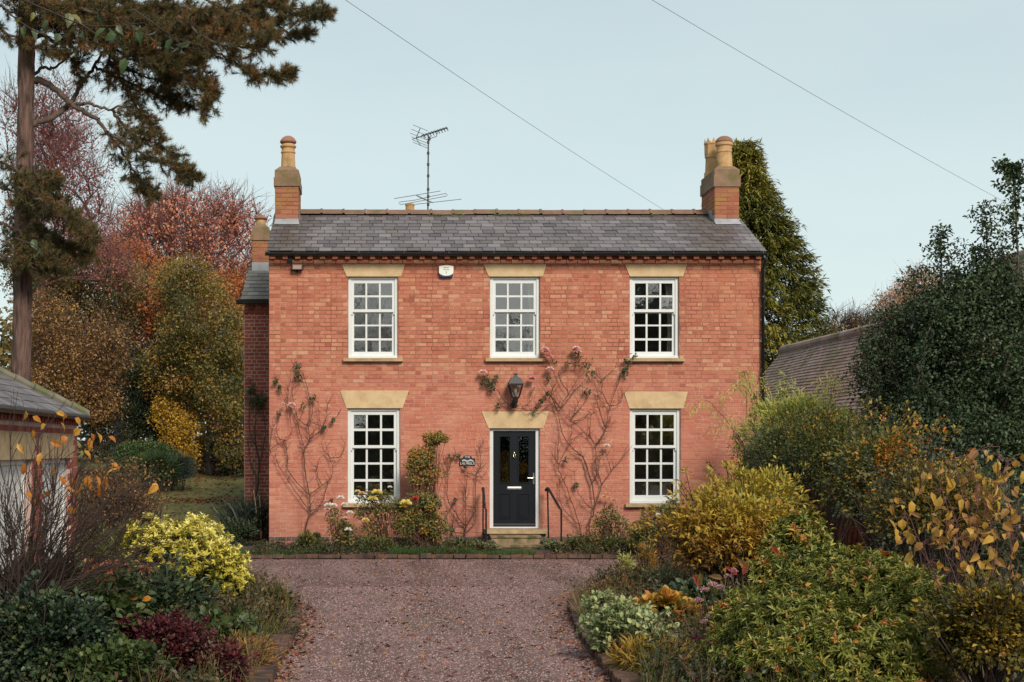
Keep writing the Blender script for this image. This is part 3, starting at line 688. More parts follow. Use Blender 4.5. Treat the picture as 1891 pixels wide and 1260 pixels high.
pot(Rr, cx+.04, Yc+.38, zp+.655, [(15.6*q,0),(15.8*q,.025),(13.5*q,.08),(8*q,.125),(2*q,.145)], 'pot_red', 'pot_cap')
cr = pot(Rr, cx-.10, Yc+.92, zp, [(15*q,0),(14.6*q,.08),(13*q,.10),(12*q,.40),(13.8*q,.42),(13.8*q,.46),(14.2*q,.50),(14.4*q,.70),(15.4*q,.72),(15.4*q,.745),(12*q,.75)], 'pot', 'crown_pot', 8)
for k in range(8):
    t = 2*math.pi*k/8; m = MB(); ax, ay = cx-.10+.165*math.cos(t), Yc+.92+.165*math.sin(t)
    m.add([(ax-.05*math.sin(t), ay+.05*math.cos(t), zp+.745), (ax+.05*math.sin(t), ay-.05*math.cos(t), zp+.745), (ax, ay, zp+.86), (ax*.9+(cx-.1)*.1, ay*.9+(Yc+.92)*.1, zp+.745)], [(0,1,2),(1,3,2),(3,0,2)])
    m.build('crown_point', M['pot'], Rr)
# rear stack with a plain pot behind the ridge
Yr = 36.6
rr_ = MB(); rr_.box(-1.9, 6.5, 34.52, 39.0, -.1, 5.4); rr_.prismx([(34.5,5.4),(39.1,5.4),(36.8,6.5)], -1.95, 6.55); rr_.build('rear_range', M['slate_moss'], house)
B = stack(XW(745,Yr), XW(769,Yr), Yr, Yr+.6, 6.75, 7.7, 7.8, 7.95, 'brick_stack', 'cap', lead=False)
pot(B, XW(757,Yr+.3), Yr+.3, 8.0, [(.125,0),(.12,.02),(.112,.04),(.112,.30),(.125,.31),(.125,.345),(.10,.35)])

# lower wing set back on the left
WY = 33.0; WX0, WX1 = XW(451,WY), HX0-.004; WZE = ZW(556, WY); WRY = 35.6; WRZ = ZW(487, 35.6)
wm = MB(); wm.quad((WX0,WY,-.2),(WX1,WY,-.2),(WX1,WY,WZE),(WX0,WY,WZE))
wm.add([(WX0,WY,-.2),(WX0,WY,WZE),(WX0,WRY,WRZ-.1),(WX0,38.2,WZE),(WX0,38.2,-.2)], [(0,1,2,3,4)]); wm.quad((WX1,38.2,-.2),(WX0,38.2,-.2),(WX0,38.2,WZE),(WX1,38.2,WZE))
wing = wm.build('rear_wing', M['mortar_wing'], house)
wbk = MB(); z = -.05; k = 0
while z < WZE-.03:
    x = WX0; i = k
    if k % 2: x = WX0-.12
    x -= .06*(k % 3)
    while x < WX1-.02:
        wv = (.232,.118)[i % 2]; a, b = max(x, WX0), min(x+wv, WX1); x += wv; i += 1
        if b-a > .03: wbk.brick(a+.007, b-.007, WY-.006+rng.normal()*.002, WY+.05, z, z+CH-.013)
    z += CH; k += 1
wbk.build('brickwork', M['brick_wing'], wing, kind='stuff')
wr = MB(); wr.quad((WX0-.07,WY-.2,WZE),(WX1,WY-.2,WZE),(WX1,WRY,WRZ),(WX0-.07,WRY,WRZ)); wr.quad((WX1,38.4,WZE),(WX0-.07,38.4,WZE),(WX0-.07,WRY,WRZ),(WX1,WRY,WRZ)); wr.build('wing_roof', M['slate_deck'], wing)
ws = MB(); nC = 10; wsl = math.atan2(WRZ-WZE, WRY-WY+.2); wSL = math.hypot(WRZ-WZE, WRY-WY+.2)
for c in range(nC):
    x = WX0-.07-(.13 if c % 2 else 0)
    while x < WX1-.02:
        a, b = max(x, WX0-.07), min(x+.26, WX1); x += .26
        if b-a < .03: continue
        L_ = wSL/nC*1.2; sm_ = c*wSL/nC+L_/2
        mt = Matrix.Translation(((a+b)/2, WY-.2+math.cos(wsl)*sm_, WZE+math.sin(wsl)*sm_+.014)) @ Euler((wsl-.04+rng.normal()*.01, 0, rng.normal()*.01)).to_matrix().to_4x4() @ Matrix.Diagonal((b-a-.006, L_, .01, 1))
        ws.add([mt @ Vector(v) for v in slm.v], slm.f)
ws.build('slate_courses', M['slate_moss'], wing, kind='stuff')
wg = MB(); wg.prismx([(WY-.30, WZE+.0), (WY-.28, WZE-.08), (WY-.2, WZE-.1), (WY-.14, WZE-.06), (WY-.14, WZE)], WX0-.16, WX1); wg.build('gutter', M['gutter'], wing)
for i_ in range(4):
    m = MB(); xx = WX0+.1+i_*.2; m.brick(xx, xx+.11, WY-.06, WY+.02, WZE-.19, WZE-.11); m.build('dentil', M['brick_wing'], wing)
wsc = MB(); wsc.brick(WX0-.01, WX1, WY-.04, WY+.03, WZE-.28, WZE-.2); wsc.build('string_course', M['brick_wing'], wing)
Ywc = 35.0
W = stack(XW(466,Ywc), XW(495.5,Ywc), Ywc, Ywc+.8, ZW(487,Ywc), ZW(444,Ywc), ZW(430,Ywc), ZW(420,Ywc), 'brick_stack', 'cap', name='wing_chimney', parent=wing, lead=False)
m = MB(); m.box(XW(465.3,Ywc), XW(496.2,Ywc), Ywc-.03, Ywc+.02, ZW(503,Ywc), ZW(485,Ywc)); m.build('flashing', M['lead'], wing)
m = MB(); cx = XW(481.5,Ywc+.4); m.lathe(cx, Ywc+.4, [(.14,ZW(421,Ywc)),(.125,ZW(418,Ywc)),(.12,ZW(401,Ywc)),(.135,ZW(400,Ywc)),(.13,ZW(398,Ywc))], 18); m.build('pot', M['pot'], wing)
m = MB(); m.lathe(cx, Ywc+.4, [(.17,ZW(400,Ywc)),(.172,ZW(398,Ywc)),(.06,ZW(394,Ywc)),(.05,ZW(392,Ywc))], 18); m.build('pot_cap', M['pot_red'], wing)
# ------------------------------------------------------------------ things fixed to or beside the house
# wall lantern
lx, ly = XW(952, 29.75), 29.74; ZL = lambda y: ZW(y, 29.74)
ln = thing('wall_lantern', 'dark metal wall lantern with tapered glass above the front door', 'lantern', (lx, 29.98, ZL(745)))
sq = lambda hw, z: [(lx-hw, ly-hw, z), (lx+hw, ly-hw, z), (lx+hw, ly+hw, z), (lx-hw, ly+hw, z)]
def frust(m, h0, z0, h1, z1): m.add(sq(h0, z0)+sq(h1, z1), [(0,1,5,4),(1,2,6,5),(2,3,7,6),(3,0,4,7),(3,2,1,0),(4,5,6,7)])
m = MB(); frust(m, .155, ZL(709), .09, ZL(697.5)); frust(m, .055, ZL(697.4), .03, ZL(693)); frust(m, .05, ZL(691), .045, ZL(689)); frust(m, .022, ZL(693), .022, ZL(691)); frust(m, .15, ZL(711.5), .155, ZL(709.1)); m.build('hood', M['plastic_dark'], ln)
m = MB(); frust(m, .07, ZL(735.5), .075, ZL(733)); 
for sx in (-1, 1):
    for sy in (-1, 1): m.tube([(lx+sx*.068, ly+sy*.068, ZL(734)), (lx+sx*.14, ly+sy*.14, ZL(711))], .011, 4)
m.build('frame', M['black'], ln)
m = MB(); a = sq(.064, ZL(733.5)); b = sq(.132, ZL(711.2))
for i in range(4): m.add([a[i], a[(i+1)%4], b[(i+1)%4], b[i]], [(0,1,2,3)])
m.build('pane', M['lamp_glass'], ln)
m = MB(); m.lathe(lx, ly, [(.012,ZL(733)),(.014,ZL(728)),(.03,ZL(724)),(.034,ZL(720)),(.022,ZL(716)),(.006,ZL(714))], 12); m.build('bulb', plain('bulb_glass', (.3,.26,.22), .3), ln, smooth=True)
m = MB(); m.tube([(lx, ly, ZL(735)), (lx, ly-.01, ZL(740)), (lx-.01, ly+.06, ZL(748)), (lx-.01, ly+.18, ZL(746)), (lx-.005, 29.99, ZL(742))], .022, 6); m.lathe(lx, ly, [(.012,ZL(753)),(.03,ZL(746)),(.05,ZL(741)),(.06,ZL(736))], 10); m.box(lx-.05, lx+.05, 29.97, 29.985, ZL(752), ZL(738)); m.build('bracket', M['black'], ln)

# alarm box
ax0, ax1, az0, az1 = XW(810.5), XW(837), ZW(513), ZW(491)
al = thing('alarm_box', 'white burglar alarm box with dark blue base under the eaves', 'alarm box', ((ax0+ax1)/2, 29.98, az0)); am = (ax0+ax1)/2
M['al_white'] = plain('alarm_plastic', (.72,.74,.68), .4, var=.04); M['al_blue'] = plain('alarm_blue', (.02,.03,.12), .25, var=.2)
arc = lambda t: az0+.065+.0+.055*(2*t-1)**2*1.0
top = [(ax0+(ax1-ax0)*t, az1-.02*(2*t-1)**2) for t in np.linspace(1, 0, 9)]
m = MB(); m.prism([(ax0+(ax1-ax0)*t, az0+.03+.055*abs(2*t-1)**2.5) for t in np.linspace(0, 1, 9)]+top, 29.915, 29.985); m.build('cover', M['al_white'], al)
m = MB(); m.prism([(ax0+(ax1-ax0)*t+.01*(1-2*t), az0+.02*abs(2*t-1)**3) for t in np.linspace(0, 1, 9)]+[(ax1-.01, az0+.095),(ax0+.01, az0+.095)], 29.925, 29.984); m.build('base', M['al_blue'], al)
M['ink'] = plain('grey_print', (.22,.22,.17), .7)
m = MB()
for row, (zz, a, b, n) in enumerate(((az1-.05, -.055, .06, 5), (az1-.092, -.06, .062, 8))):
    for i in range(n):
        xa = am+a+(b-a)*i/n; m.box(xa, xa+(b-a)/n*.72, 29.9135, 29.9149, zz-.008-.004*(i % 2), zz+.006+.005*((i*3) % 2))
m.box(am-.008, am+.008, 29.9135, 29.9149, az1-.17, az1-.125); m.build('printed_marks', M['ink'], al)

# name plate
sx0, sx1, sz0, sz1 = XW(848.3), XW(877.5), ZW(859.6), ZW(840.5); sm = (sx0+sx1)/2
sg = thing('house_sign', 'small black arched name plate with white lettering left of the door', 'sign', (sm, 29.98, sz0))
hw_ = (sx1-sx0)/2; sh = ZW(846.5)
poly = [(sx0, sz0), (sx1, sz0), (sx1, sh), (sm+hw_*.62, sh)] + [(sm+hw_*.62*math.cos(t), sh+.062*math.sin(t)) for t in np.linspace(.15, math.pi-.15, 9)] + [(sm-hw_*.62, sh), (sx0, sh)]
m = MB(); m.prism(poly, 29.968, 29.988); m.build('plate', M['black'], sg)
M['white_ink'] = plain('white_lettering', (.62,.60,.60), .5, var=.02)
def text(body, size, x, z, parent, y=29.9655):
    cu = bpy.data.curves.new('lettering', 'FONT'); cu.body = body; cu.size = size; cu.align_x = 'CENTER'; cu.extrude = .001; cu.materials.append(M['white_ink'])
    o = bpy.data.objects.new('tmp', cu); C.objects.link(o)
    me = bpy.data.meshes.new_from_object(o.evaluated_get(bpy.context.evaluated_depsgraph_get()))
    bpy.data.objects.remove(o); me.transform(Matrix.Translation((x, y, z)) @ Matrix.Rotation(math.pi/2, 4, 'X'))
    return link('lettering', me, M['white_ink'], parent)
text('THE', .062, sm, sh+.006, sg); t_ = text('LAURELS', .078, sm, sz0+.014, sg)
m = MB()
for i in range(9):
    xx = sm-.10+.027*i; zz = sz0+.098+.012*math.sin(i*1.3); m.add([(xx, 29.9655, zz-.02), (xx+.012, 29.9650, zz), (xx+.002, 29.9655, zz+.024), (xx-.012, 29.9650, zz)], [(0,1,2,3)])
m.box(sm-.11, sm+.12, 29.9652, 29.966, sz0+.092, sz0+.098); m.build('laurel_sprig', M['white_ink'], sg)

# floodlight and its junction box
fx = XW(549.5); fl = thing('floodlight', 'small dark floodlight under the gutter at the house corner', 'floodlight', (fx, 29.98, ZW(503)))
m = MB(); m.prismx([(29.84, ZW(499.5)), (29.90, ZW(500)), (29.93, ZW(492)), (29.86, ZW(489.5))], XW(540.5), XW(558.5)); m.build('housing', plain('flood_brown', (.07,.05,.045), .5), fl)
m = MB(); m.add([(XW(542), 29.838, ZW(498.5)), (XW(557), 29.838, ZW(498.5)), (XW(557), 29.855, ZW(491.5)), (XW(542), 29.855, ZW(491.5))], [(0,1,2,3)]); m.build('lens', plain('flood_lens', (.35,.24,.2), .15), fl)
m = MB(); m.tube([(XW(539), 29.9, ZW(490)), (XW(539.5), 29.9, ZW(500)), (XW(543), 29.92, ZW(501.5)), (XW(556), 29.92, ZW(501.5)), (XW(559.5), 29.9, ZW(500)), (XW(560), 29.9, ZW(490))], .01, 5); m.tube([(fx, 29.92, ZW(501)), (fx-.01, 29.98, ZW(503.5))], .022, 6); m.build('bracket', M['black'], fl)
jb = MB(); jb.box(XW(531), XW(540), 29.90, 29.956, ZW(486.5), ZW(479)); jb.tube([(XW(535.5), 29.93, ZW(479)), (XW(536), 29.93, ZW(473))], .02, 6); jb.build('junction_box', M['black'], fl)

# handrails
def rail(px, mirror, label):
    # slanting grip from the wall, dropping to a level part, two posts
    Ya, Yb = 29.75, 28.75
    xa = XW(px, Ya); rt = thing('handrail', label, 'handrail', (xa, (Ya+Yb)/2, 0), 'iron handrails beside the door')
    za, zb_ = ZW(904, Ya), ZW(938, Yb+.25)
    xb_ = xa + .075*mirror
    m = MB(); m.tube([(xa-.015*mirror, Ya+.05, za-.02), (xa, Ya, za+.02), (xa+.01*mirror, Ya-.08, za), (xb_, Yb+.25, zb_), (xb_, Yb+.22, zb_-.005)], [.03,.033,.028,.024,.022], 8); m.build('grip', M['black'], rt)
    m = MB(); m.tube([(xa, Ya-.02, za), (xa+.012*mirror, Ya-.02, .03)], .018, 6); m.build('post', M['black'], rt)
    m = MB(); m.tube([(xb_, Yb+.26, zb_), (xb_, Yb+.02, zb_-.01), (xb_, Yb, zb_-.03)], .014, 6); m.tube([(xb_, Yb, zb_-.01), (xb_, Yb, .03)], .02, 6); m.build('post', M['black'], rt)
rail(892, -.25, 'slim black iron handrail left of the front steps'); rail(1011, 2.0, 'slim black iron handrail right of the front steps')

# television aerial
AY = 33.2; A = lambda x, y, d=0: P(x, y, AY+d)
ae = thing('tv_aerial', 'tall rooftop aerial mast with two antennas above the ridge', 'aerial', tuple(A(790.5, 396)))
m = MB(); m.tube([A(790, 420), A(791, 250)], .018, 6); 
for yy in (263, 283, 304, 325, 350, 363, 378): m.lathe(*A(790.7, yy)[:2], [(.03, A(0, yy)[2]-.03), (.03, A(0, yy)[2]+.03)], 6)
m.build('mast', M['plastic_dark'], ae)
m = MB(); p0, p1 = A(769, 255, -.25), A(827, 236.5, .35); m.tube([p0, p1], .012, 5)
for i in range(9):
    c = p0*(1-(.22+.09*i))+p1*(.22+.09*i); m.tube([c+np.array((-.055,-.10,-.03)), c+np.array((0,0,.035)), c+np.array((.055,.10,-.03))], .011, 4)
m.tube([A(782, 251), A(784, 257), A(790, 258.5), A(795, 256), A(806, 252), A(808, 244)], .008, 5); m.box(A(790,0)[0], A(795,0)[0], AY-.05, AY+.05, A(0,259)[2], A(0,253)[2]); m.build('yagi', M['plastic_dark'], ae)
m = MB(); m.tube([A(776, 237, -.3), A(768.5, 255, -.2)], .011, 5); m.tube([A(768.5, 255, -.2), A(776.5, 269, -.3)], .011, 5); m.tube([A(762, 257, -.25), A(772, 254, -.2)], .011, 5)
for (ya, xa) in ((231, 763), (239, 760), (246, 757.5), (253, 760), (258, 761), (263, 763)):
    m.tube([A(xa, ya, -.55), A(xa+27, ya+11, 0)], .0065, 4)
m.build('reflector', M['alloy'], ae)
m = MB()
for a, b in (((728, 367), (813, 353)), ((767, 377.5), (852, 368))): m.tube([A(*a, -.3), A(*b, .3)], .008, 4)
lp = [(737,374),(740,373),(765,370),(800,362),(823,357.5),(826,360),(824,362.5),(800,367),(765,373.5),(741,378),(737,376.5),(737,374)]
m.tube([A(x, y, (x-780)/200) for x, y in lp], .008, 4); m.tube([A(769, 361, -.1), A(781, 367), A(799, 374.5, .1)], .015, 5); m.build('loop_antenna', M['alloy'], ae)

# overhead cables
def cable(label, a, b, sag):
    pts = [np.array(a)*(1-t)+np.array(b)*t - np.array((0,0,4*sag*t*(1-t))) for t in np.linspace(0, 1, 24)]
    m = MB(); m.tube(pts, .0034, 5); m.build('overhead_cable', M['plastic_dark'], label=label, cat='cable', group='overhead cables')
def ext(a, b, Ya, Yb, s, label):
    p, q_ = P(*a, Ya), P(*b, Yb); d = q_-p; cable(label, p-d*s, q_, .12)
ext((687,18), (1234,393), 20, 34.5, .7, 'thin overhead cable running down to the house ridge')
ext((1258,18), (1875,384), 22, 33, .7, 'thin overhead cable crossing the sky right of the chimneys')

# ------------------------------------------------------------------ garage on the left
GX = -4.5; GY0, GY1 = 10.5, 22.35; GE = 2.61
ga = thing('garage', 'low brick garage with white plank doors and hipped slate roof', 'garage', (GX-2.5, 16, 0))
M['garage_door'] = plain('garage_white', (.66,.66,.65), .5, var=.06, scale=3)
doors = [(16.6, 19.3), (19.96, 21.85)]; DZ = ZW(850, 18); LZ = ZW(797, 18)
m = MB(); e = [GY0] + [v for d in doors for v in d] + [GY1]
for a, b in zip(e[::2], e[1::2]): m.quad((GX, a, -.1), (GX, b, -.1), (GX, b, GE), (GX, a, GE))
for a, b in doors:
    m.quad((GX, a, DZ), (GX, b, DZ), (GX, b, GE), (GX, a, GE)); m.quad((GX, a, -.1), (GX, a, DZ), (GX-.25, a, DZ), (GX-.25, a, -.1)); m.quad((GX, b, -.1), (GX-.25, b, -.1), (GX-.25, b, DZ), (GX, b, DZ)); m.quad((GX, a, DZ), (GX, b, DZ), (GX-.25, b, DZ), (GX-.25, a, DZ))
m.quad((GX, GY1, -.1), (GX-5, GY1, -.1), (GX-5, GY1, GE), (GX, GY1, GE)); m.quad((GX-5, GY0, -.1), (GX, GY0, -.1), (GX, GY0, GE), (GX-5, GY0, GE)); m.quad((GX-5, GY1, -.1), (GX-5, GY0, -.1), (GX-5, GY0, GE), (GX-5, GY1, GE))
gw = m.build('wall', M['mortar_wing'], ga)
b = MB(); z = -.02; k = 0
while z < GE-.2:
    y = 15.5; i = k
    while y < GY1-.02:
        wv = (.232,.118)[i % 2]*1.0; a, c = y, min(y+wv, GY1); y += wv; i += 1
        yc = (a+c)/2
        if any(d0-.02 < yc < d1+.02 for d0, d1 in doors) and z < DZ: continue
        if any(d0-.2 < yc < d1+.2 for d0, d1 in doors) and DZ-.02 < z < LZ: continue
        b.box(GX-.03, GX+.006+rng.normal()*.002, a+.006, c-.006, z, z+.072)
    z += .0838; k += 1
for i in range(40): b.box(GX, GX+.05, 15.5+i*.17, 15.58+i*.17, GE-.15, GE-.08) if 15.6+i*.17 < GY1 else None
b.box(GX, GX+.045, 15.5, GY1, GE-.075, GE-.005)
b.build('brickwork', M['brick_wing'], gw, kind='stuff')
for a, c in doors:
    m = MB(); m.box(GX-.1, GX+.012, a-.15, c+.15, DZ+.003, LZ); m.build('lintel', M['sill'], ga)
    m = MB(); ring_ = [(a, a+.07), (c-.07, c)]
    for q0, q1 in ring_: m.box(GX-.16, GX-.08, q0, q1, 0, DZ)
    m.box(GX-.16, GX-.08, a+.07, c-.07, DZ-.07, DZ); dd = m.build('garage_door', M['garage_door'], ga)
    y = a+.08
    while y < c-.09: 
        m = MB(); m.box(GX-.15, GX-.11+rng.normal()*.002, y, min(y+.118, c-.08), .03, DZ-.075); m.build('plank', M['garage_door'], dd); y += .125
# hipped roof: courses of slates on the slope that faces the drive
tanr = .55; hs = 2.7; ox = GX+.12
m = MB(); A0, A1 = (ox, GY0-.2, GE), (ox, GY1+.15, GE); B0, B1 = (ox-5.6, GY0-.2, GE), (ox-5.6, GY1+.15, GE); R0, R1 = (ox-2.8, GY0+2, GE+2.8*tanr), (ox-2.8, GY1+.15-2.8, GE+2.8*tanr)
m.add([A0, A1, B1, B0, R0, R1], [(0,1,5,4),(1,2,5),(2,3,4,5),(3,0,4)]); grf = m.build('roof', M['slate_deck'], ga)
s = MB(); th_ = math.atan(tanr); nc = 13
for c in range(nc):
    sx = c*2.8/nc; ymax = GY1+.15-sx; y = 14.0 - (.13 if c % 2 else 0)
    while y < ymax:
        y1_ = min(y+.26, ymax); L_ = 2.8/nc/math.cos(th_)*1.2; cxx = ox - sx - L_/2*math.cos(th_); czz = GE + sx*tanr + L_/2*math.sin(th_) + .014
        mt = Matrix.Translation((cxx, (y+y1_)/2, czz)) @ Euler((0, th_-.03+rng.normal()*.008, 0)).to_matrix().to_4x4() @ Matrix.Diagonal((L_, y1_-y-.006, .01, 1))
        s.add([mt @ Vector(v) for v in slm.v], slm.f); y = y1_
s.build('slate_courses', M['slate'], grf, kind='stuff')
m = MB(); n = 12
for i in range(n):
    t0, t1 = i/n, (i+1)/n-.008; a = np.array(A1)*(1-t0)+np.array(R1)*t0; c = np.array(A1)*(1-t1)+np.array(R1)*t1; m.tube([a+np.array((0,0,.03)), c+np.array((0,0,.04))], [.075,.08], 8)
m.build('hip_tiles', pot_mat('hip_clay', (.13,.12,.09), (.2,.18,.13), (.10,.12,.03)), grf, kind='stuff')
m = MB(); m.prismx([(0,0),(0,.01),(.01,.01)], 0, .01); m = MB(); m.tube([(ox+.03, 12, GE-.03), (ox+.03, GY1+.15, GE-.03)], .045, 8); m.build('gutter', M['gutter'], ga)

# ------------------------------------------------------------------ tiled building on the right
TX = 11.5
tl = thing('tiled_outbuilding', 'brick outbuilding with mossy tiled roof half hidden behind the holly', 'outbuilding', (TX, 33, 0))
def tiled(Y0, Y1, zr, x, run=2.6, tn=1.25):
    m = MB(); ze = zr-run*tn
    m.quad((x-run+.25, Y0, -.1), (x-run+.25, Y1, -.1), (x-run+.25, Y1, ze+.25), (x-run+.25, Y0, ze+.25))
    for y in (Y0, Y1): m.add([(x-run+.25, y, -.1), (x+run-.25, y, -.1), (x+run-.25, y, ze+.25), (x, y, zr-.05), (x-run+.25, y, ze+.25)], [(0,1,2,3,4)])
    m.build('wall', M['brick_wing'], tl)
    m = MB(); m.quad((x-run, Y1+.1, ze), (x-run, Y0-.1, ze), (x, Y0-.1, zr-.02), (x, Y1+.1, zr-.02)); m.quad((x+run, Y0-.1, ze), (x+run, Y1+.1, ze), (x, Y1+.1, zr-.02), (x, Y0-.1, zr-.02)); rfp = m.build('roof', M['tile'], tl)
    s = MB(); th_ = math.atan(tn); nc = int(run/math.cos(th_)/.105); L_ = .145
    for c in range(nc):
        d = c*.105; y = Y0-.1-(.08 if c % 2 else 0)
        sagv = 0
        while y < Y1+.1:
            a, b_ = max(y, Y0-.1), min(y+.167, Y1+.1); y += .167
            if b_-a < .02: continue
            cxx = x-run+(d+L_/2)*math.cos(th_); czz = ze+(d+L_/2)*math.sin(th_)+.02+.012*math.sin(a*1.1)
            mt = Matrix.Translation((cxx, (a+b_)/2, czz)) @ Euler((rng.normal()*.015, -th_+.16+rng.normal()*.03, 0)).to_matrix().to_4x4() @ Matrix.Diagonal((L_, b_-a-.006, .022, 1))
            s.add([mt @ Vector(v) for v in slm.v], slm.f)
    s.build('roof_tiles', M['tile'], rfp, kind='stuff')
    y = Y0-.1; i = 0
    while y < Y1:
        t = MB(); t.tube([(x, y, zr+.01), (x, min(y+.44, Y1+.1), zr+.01)], .13, 10); t.build('ridge_tile', M['tile'], rfp); y += .45
tiled(25.2, 40.0, ZW(648, 40), TX); tiled(22.0, 30.6, ZW(489, 30.4), 13.2, 2.0, 1.1)
# ------------------------------------------------------------------ vegetation builders
def blob_world(b):                       # (px, py, rx px, ry px, Y, rY m) -> centre, radii
    px, py, rx, ry, Y, rY = b
    return P(px, py, Y), np.array((rx*Y/FPX, rY, ry*Y/FPX))
def clumps_in(blobs, n, rmin=.35):
    vol = np.array([np.prod(blob_world(b)[1])**.75 for b in blobs]); vol /= vol.sum(); out = []
    for b, k in zip(blobs, np.maximum(1, (vol*n).astype(int))):
        c, R = blob_world(b); u = rdir(k); r = rng.uniform(rmin**3, 1, k)**(1/3); out.append(c + u*r[:, None]*R)
    return np.concatenate(out)
def skeleton(base, top, pts, seg=.5, r_tip=.006, power=.45, trunk_r=None, nseg=8, wob=.05):
    """trunk from base to top, then every clump centre joined to the nearest limb; returns node arrays"""
    base = np.array(base, float); top = np.array(top, float)
    nodes = [base + (top-base)*i/nseg + (rng.normal(size=3)*wob*(0 < i)) for i in range(nseg+1)]; par = [-1]+list(range(nseg))
    cap = 60000; NA = np.zeros((cap, 3)); NA[:len(nodes)] = nodes; dist = np.zeros(cap); n = len(nodes)
    for i in range(1, n): dist[i] = dist[i-1] + np.linalg.norm(NA[i]-NA[i-1])
    order = np.argsort(np.linalg.norm(pts - (base*.3+top*.7), axis=1)); tips = []
    for i in order:
        p = pts[i]; d = np.linalg.norm(NA[:n]-p, axis=1)
        cost = d + .28*dist[:n] + 1.2*np.maximum(0, NA[:n, 2]-p[2]) ; cost[:2] += 3
        j = int(np.argmin(cost)); L_ = d[j]; k = max(1, int(L_/seg)); a = NA[j].copy(); prev = j
        for q in range(1, k+1):
            t = q/k; pt = a + (p-a)*t + np.array((0, 0, .12*L_*math.sin(t*math.pi))) + (rng.normal(size=3)*.06*min(1, L_) if q < k else 0)
            NA[n] = pt; par.append(prev); dist[n] = dist[prev]+L_/k; prev = n; n += 1
        tips.append(prev)
    par = np.array(par); cnt = np.zeros(n)
    for t in tips: cnt[t] += 1
    for i in range(n-1, 0, -1): cnt[par[i]] += cnt[i]
    r = r_tip*np.maximum(cnt, 1)**power
    if trunk_r: 
        tr = np.linspace(trunk_r, trunk_r*.45, nseg+1); r[:nseg+1] = tr
        r = np.minimum(r, trunk_r*.6*np.ones(n)) if n > nseg+1 else r; r[:nseg+1] = tr
    return NA[:n], par, r, np.array(tips)
def wood(NA, par, r, name, mat, parent, nside=5, extra=None):
    s = Segs(); i = np.arange(1, len(NA)); i = i[par[i] >= 0]
    s.add(NA[par[i]], NA[i], np.minimum(r[par[i]], r[i]*1.35), r[i])
    if extra: extra(s)
    return s.build(name, mat, parent, nside)
def leaf_cloud(centres, per, sig, out=None, up=.3):
    """leaf bases spread round clump centres, with directions and face normals"""
    n = len(centres); k = rng.poisson(per, n); ids = np.repeat(np.arange(n), k); u = rdir(len(ids))
    r = rng.random(len(ids))**.45; sg = np.broadcast_to(sig, (n,))[ids] if np.ndim(sig) < 2 else np.asarray(sig)[ids]
    off = u*r[:, None]*(sg[:, None] if sg.ndim == 1 else sg)
    D = unit(u*.8 + rdir(len(ids))*.8 + np.array((0, 0, -.15))); Nn = unit(rdir(len(ids))*.8 + np.array((0, -.25, up+.4)) + u*.4)
    return centres[ids]+off, D, Nn, ids, u, r
def colour(p, ids, nclump, clump_amp=.25, leaf_amp=.22, base=.5, s=.5):
    cl = rng.normal(size=nclump)*clump_amp*.6
    return base + cl[ids] + noise3(p, s)*clump_amp*.7 + rng.normal(size=len(p))*leaf_amp
def tree(name, label, base, top, blobs, nclump, per, sig, leaf, mat, wood_mat, cat='tree', group=None, trunk_r=.12, r_tip=.006, twig=0, twig_len=.5, amp=(.25,.2), tpl=LEAF4, seg=.6, rmin=.35, flat=None, base_col=.5, s=.45, power=.45):
    base = np.array(base, float); root = thing(name, label, cat, tuple(base), group)
    pts = clumps_in(blobs, nclump, rmin); NA, par, r, tips = skeleton(base, top, pts, seg, r_tip, trunk_r=trunk_r, power=power)
    def extra(sg):
        if not twig: return
        t = np.repeat(pts, twig, axis=0); c = t.mean(0); d = unit(rdir(len(t))*.9 + unit(t-base)*.7 + np.array((0,0,.35))); L_ = twig_len*rng.uniform(.4, 1.1, len(t))[:, None]
        m_ = t + d*L_*.5 + rng.normal(size=t.shape)*.03; e = m_ + unit(d+rdir(len(t))*.5)*L_*.5
        sg.add(t, m_, r_tip*.8, r_tip*.6); sg.add(m_, e, r_tip*.6, r_tip*.3)
    wood(NA, par, r, 'trunk', wood_mat, root, 5 if not twig else 4, extra)
    p, D, Nn, ids, u, rr = leaf_cloud(pts, per, sig)
    if flat is not None: D[:, 2] *= flat
    L_, W_ = leaf; n = len(p); sz = rng.uniform(.7, 1.25, n)
    leaf_obj('crown', tpl, p, D, Nn, L_*sz, W_*sz, colour(p, ids, len(pts), amp[0], amp[1], base_col, s), mat, root)
    return root
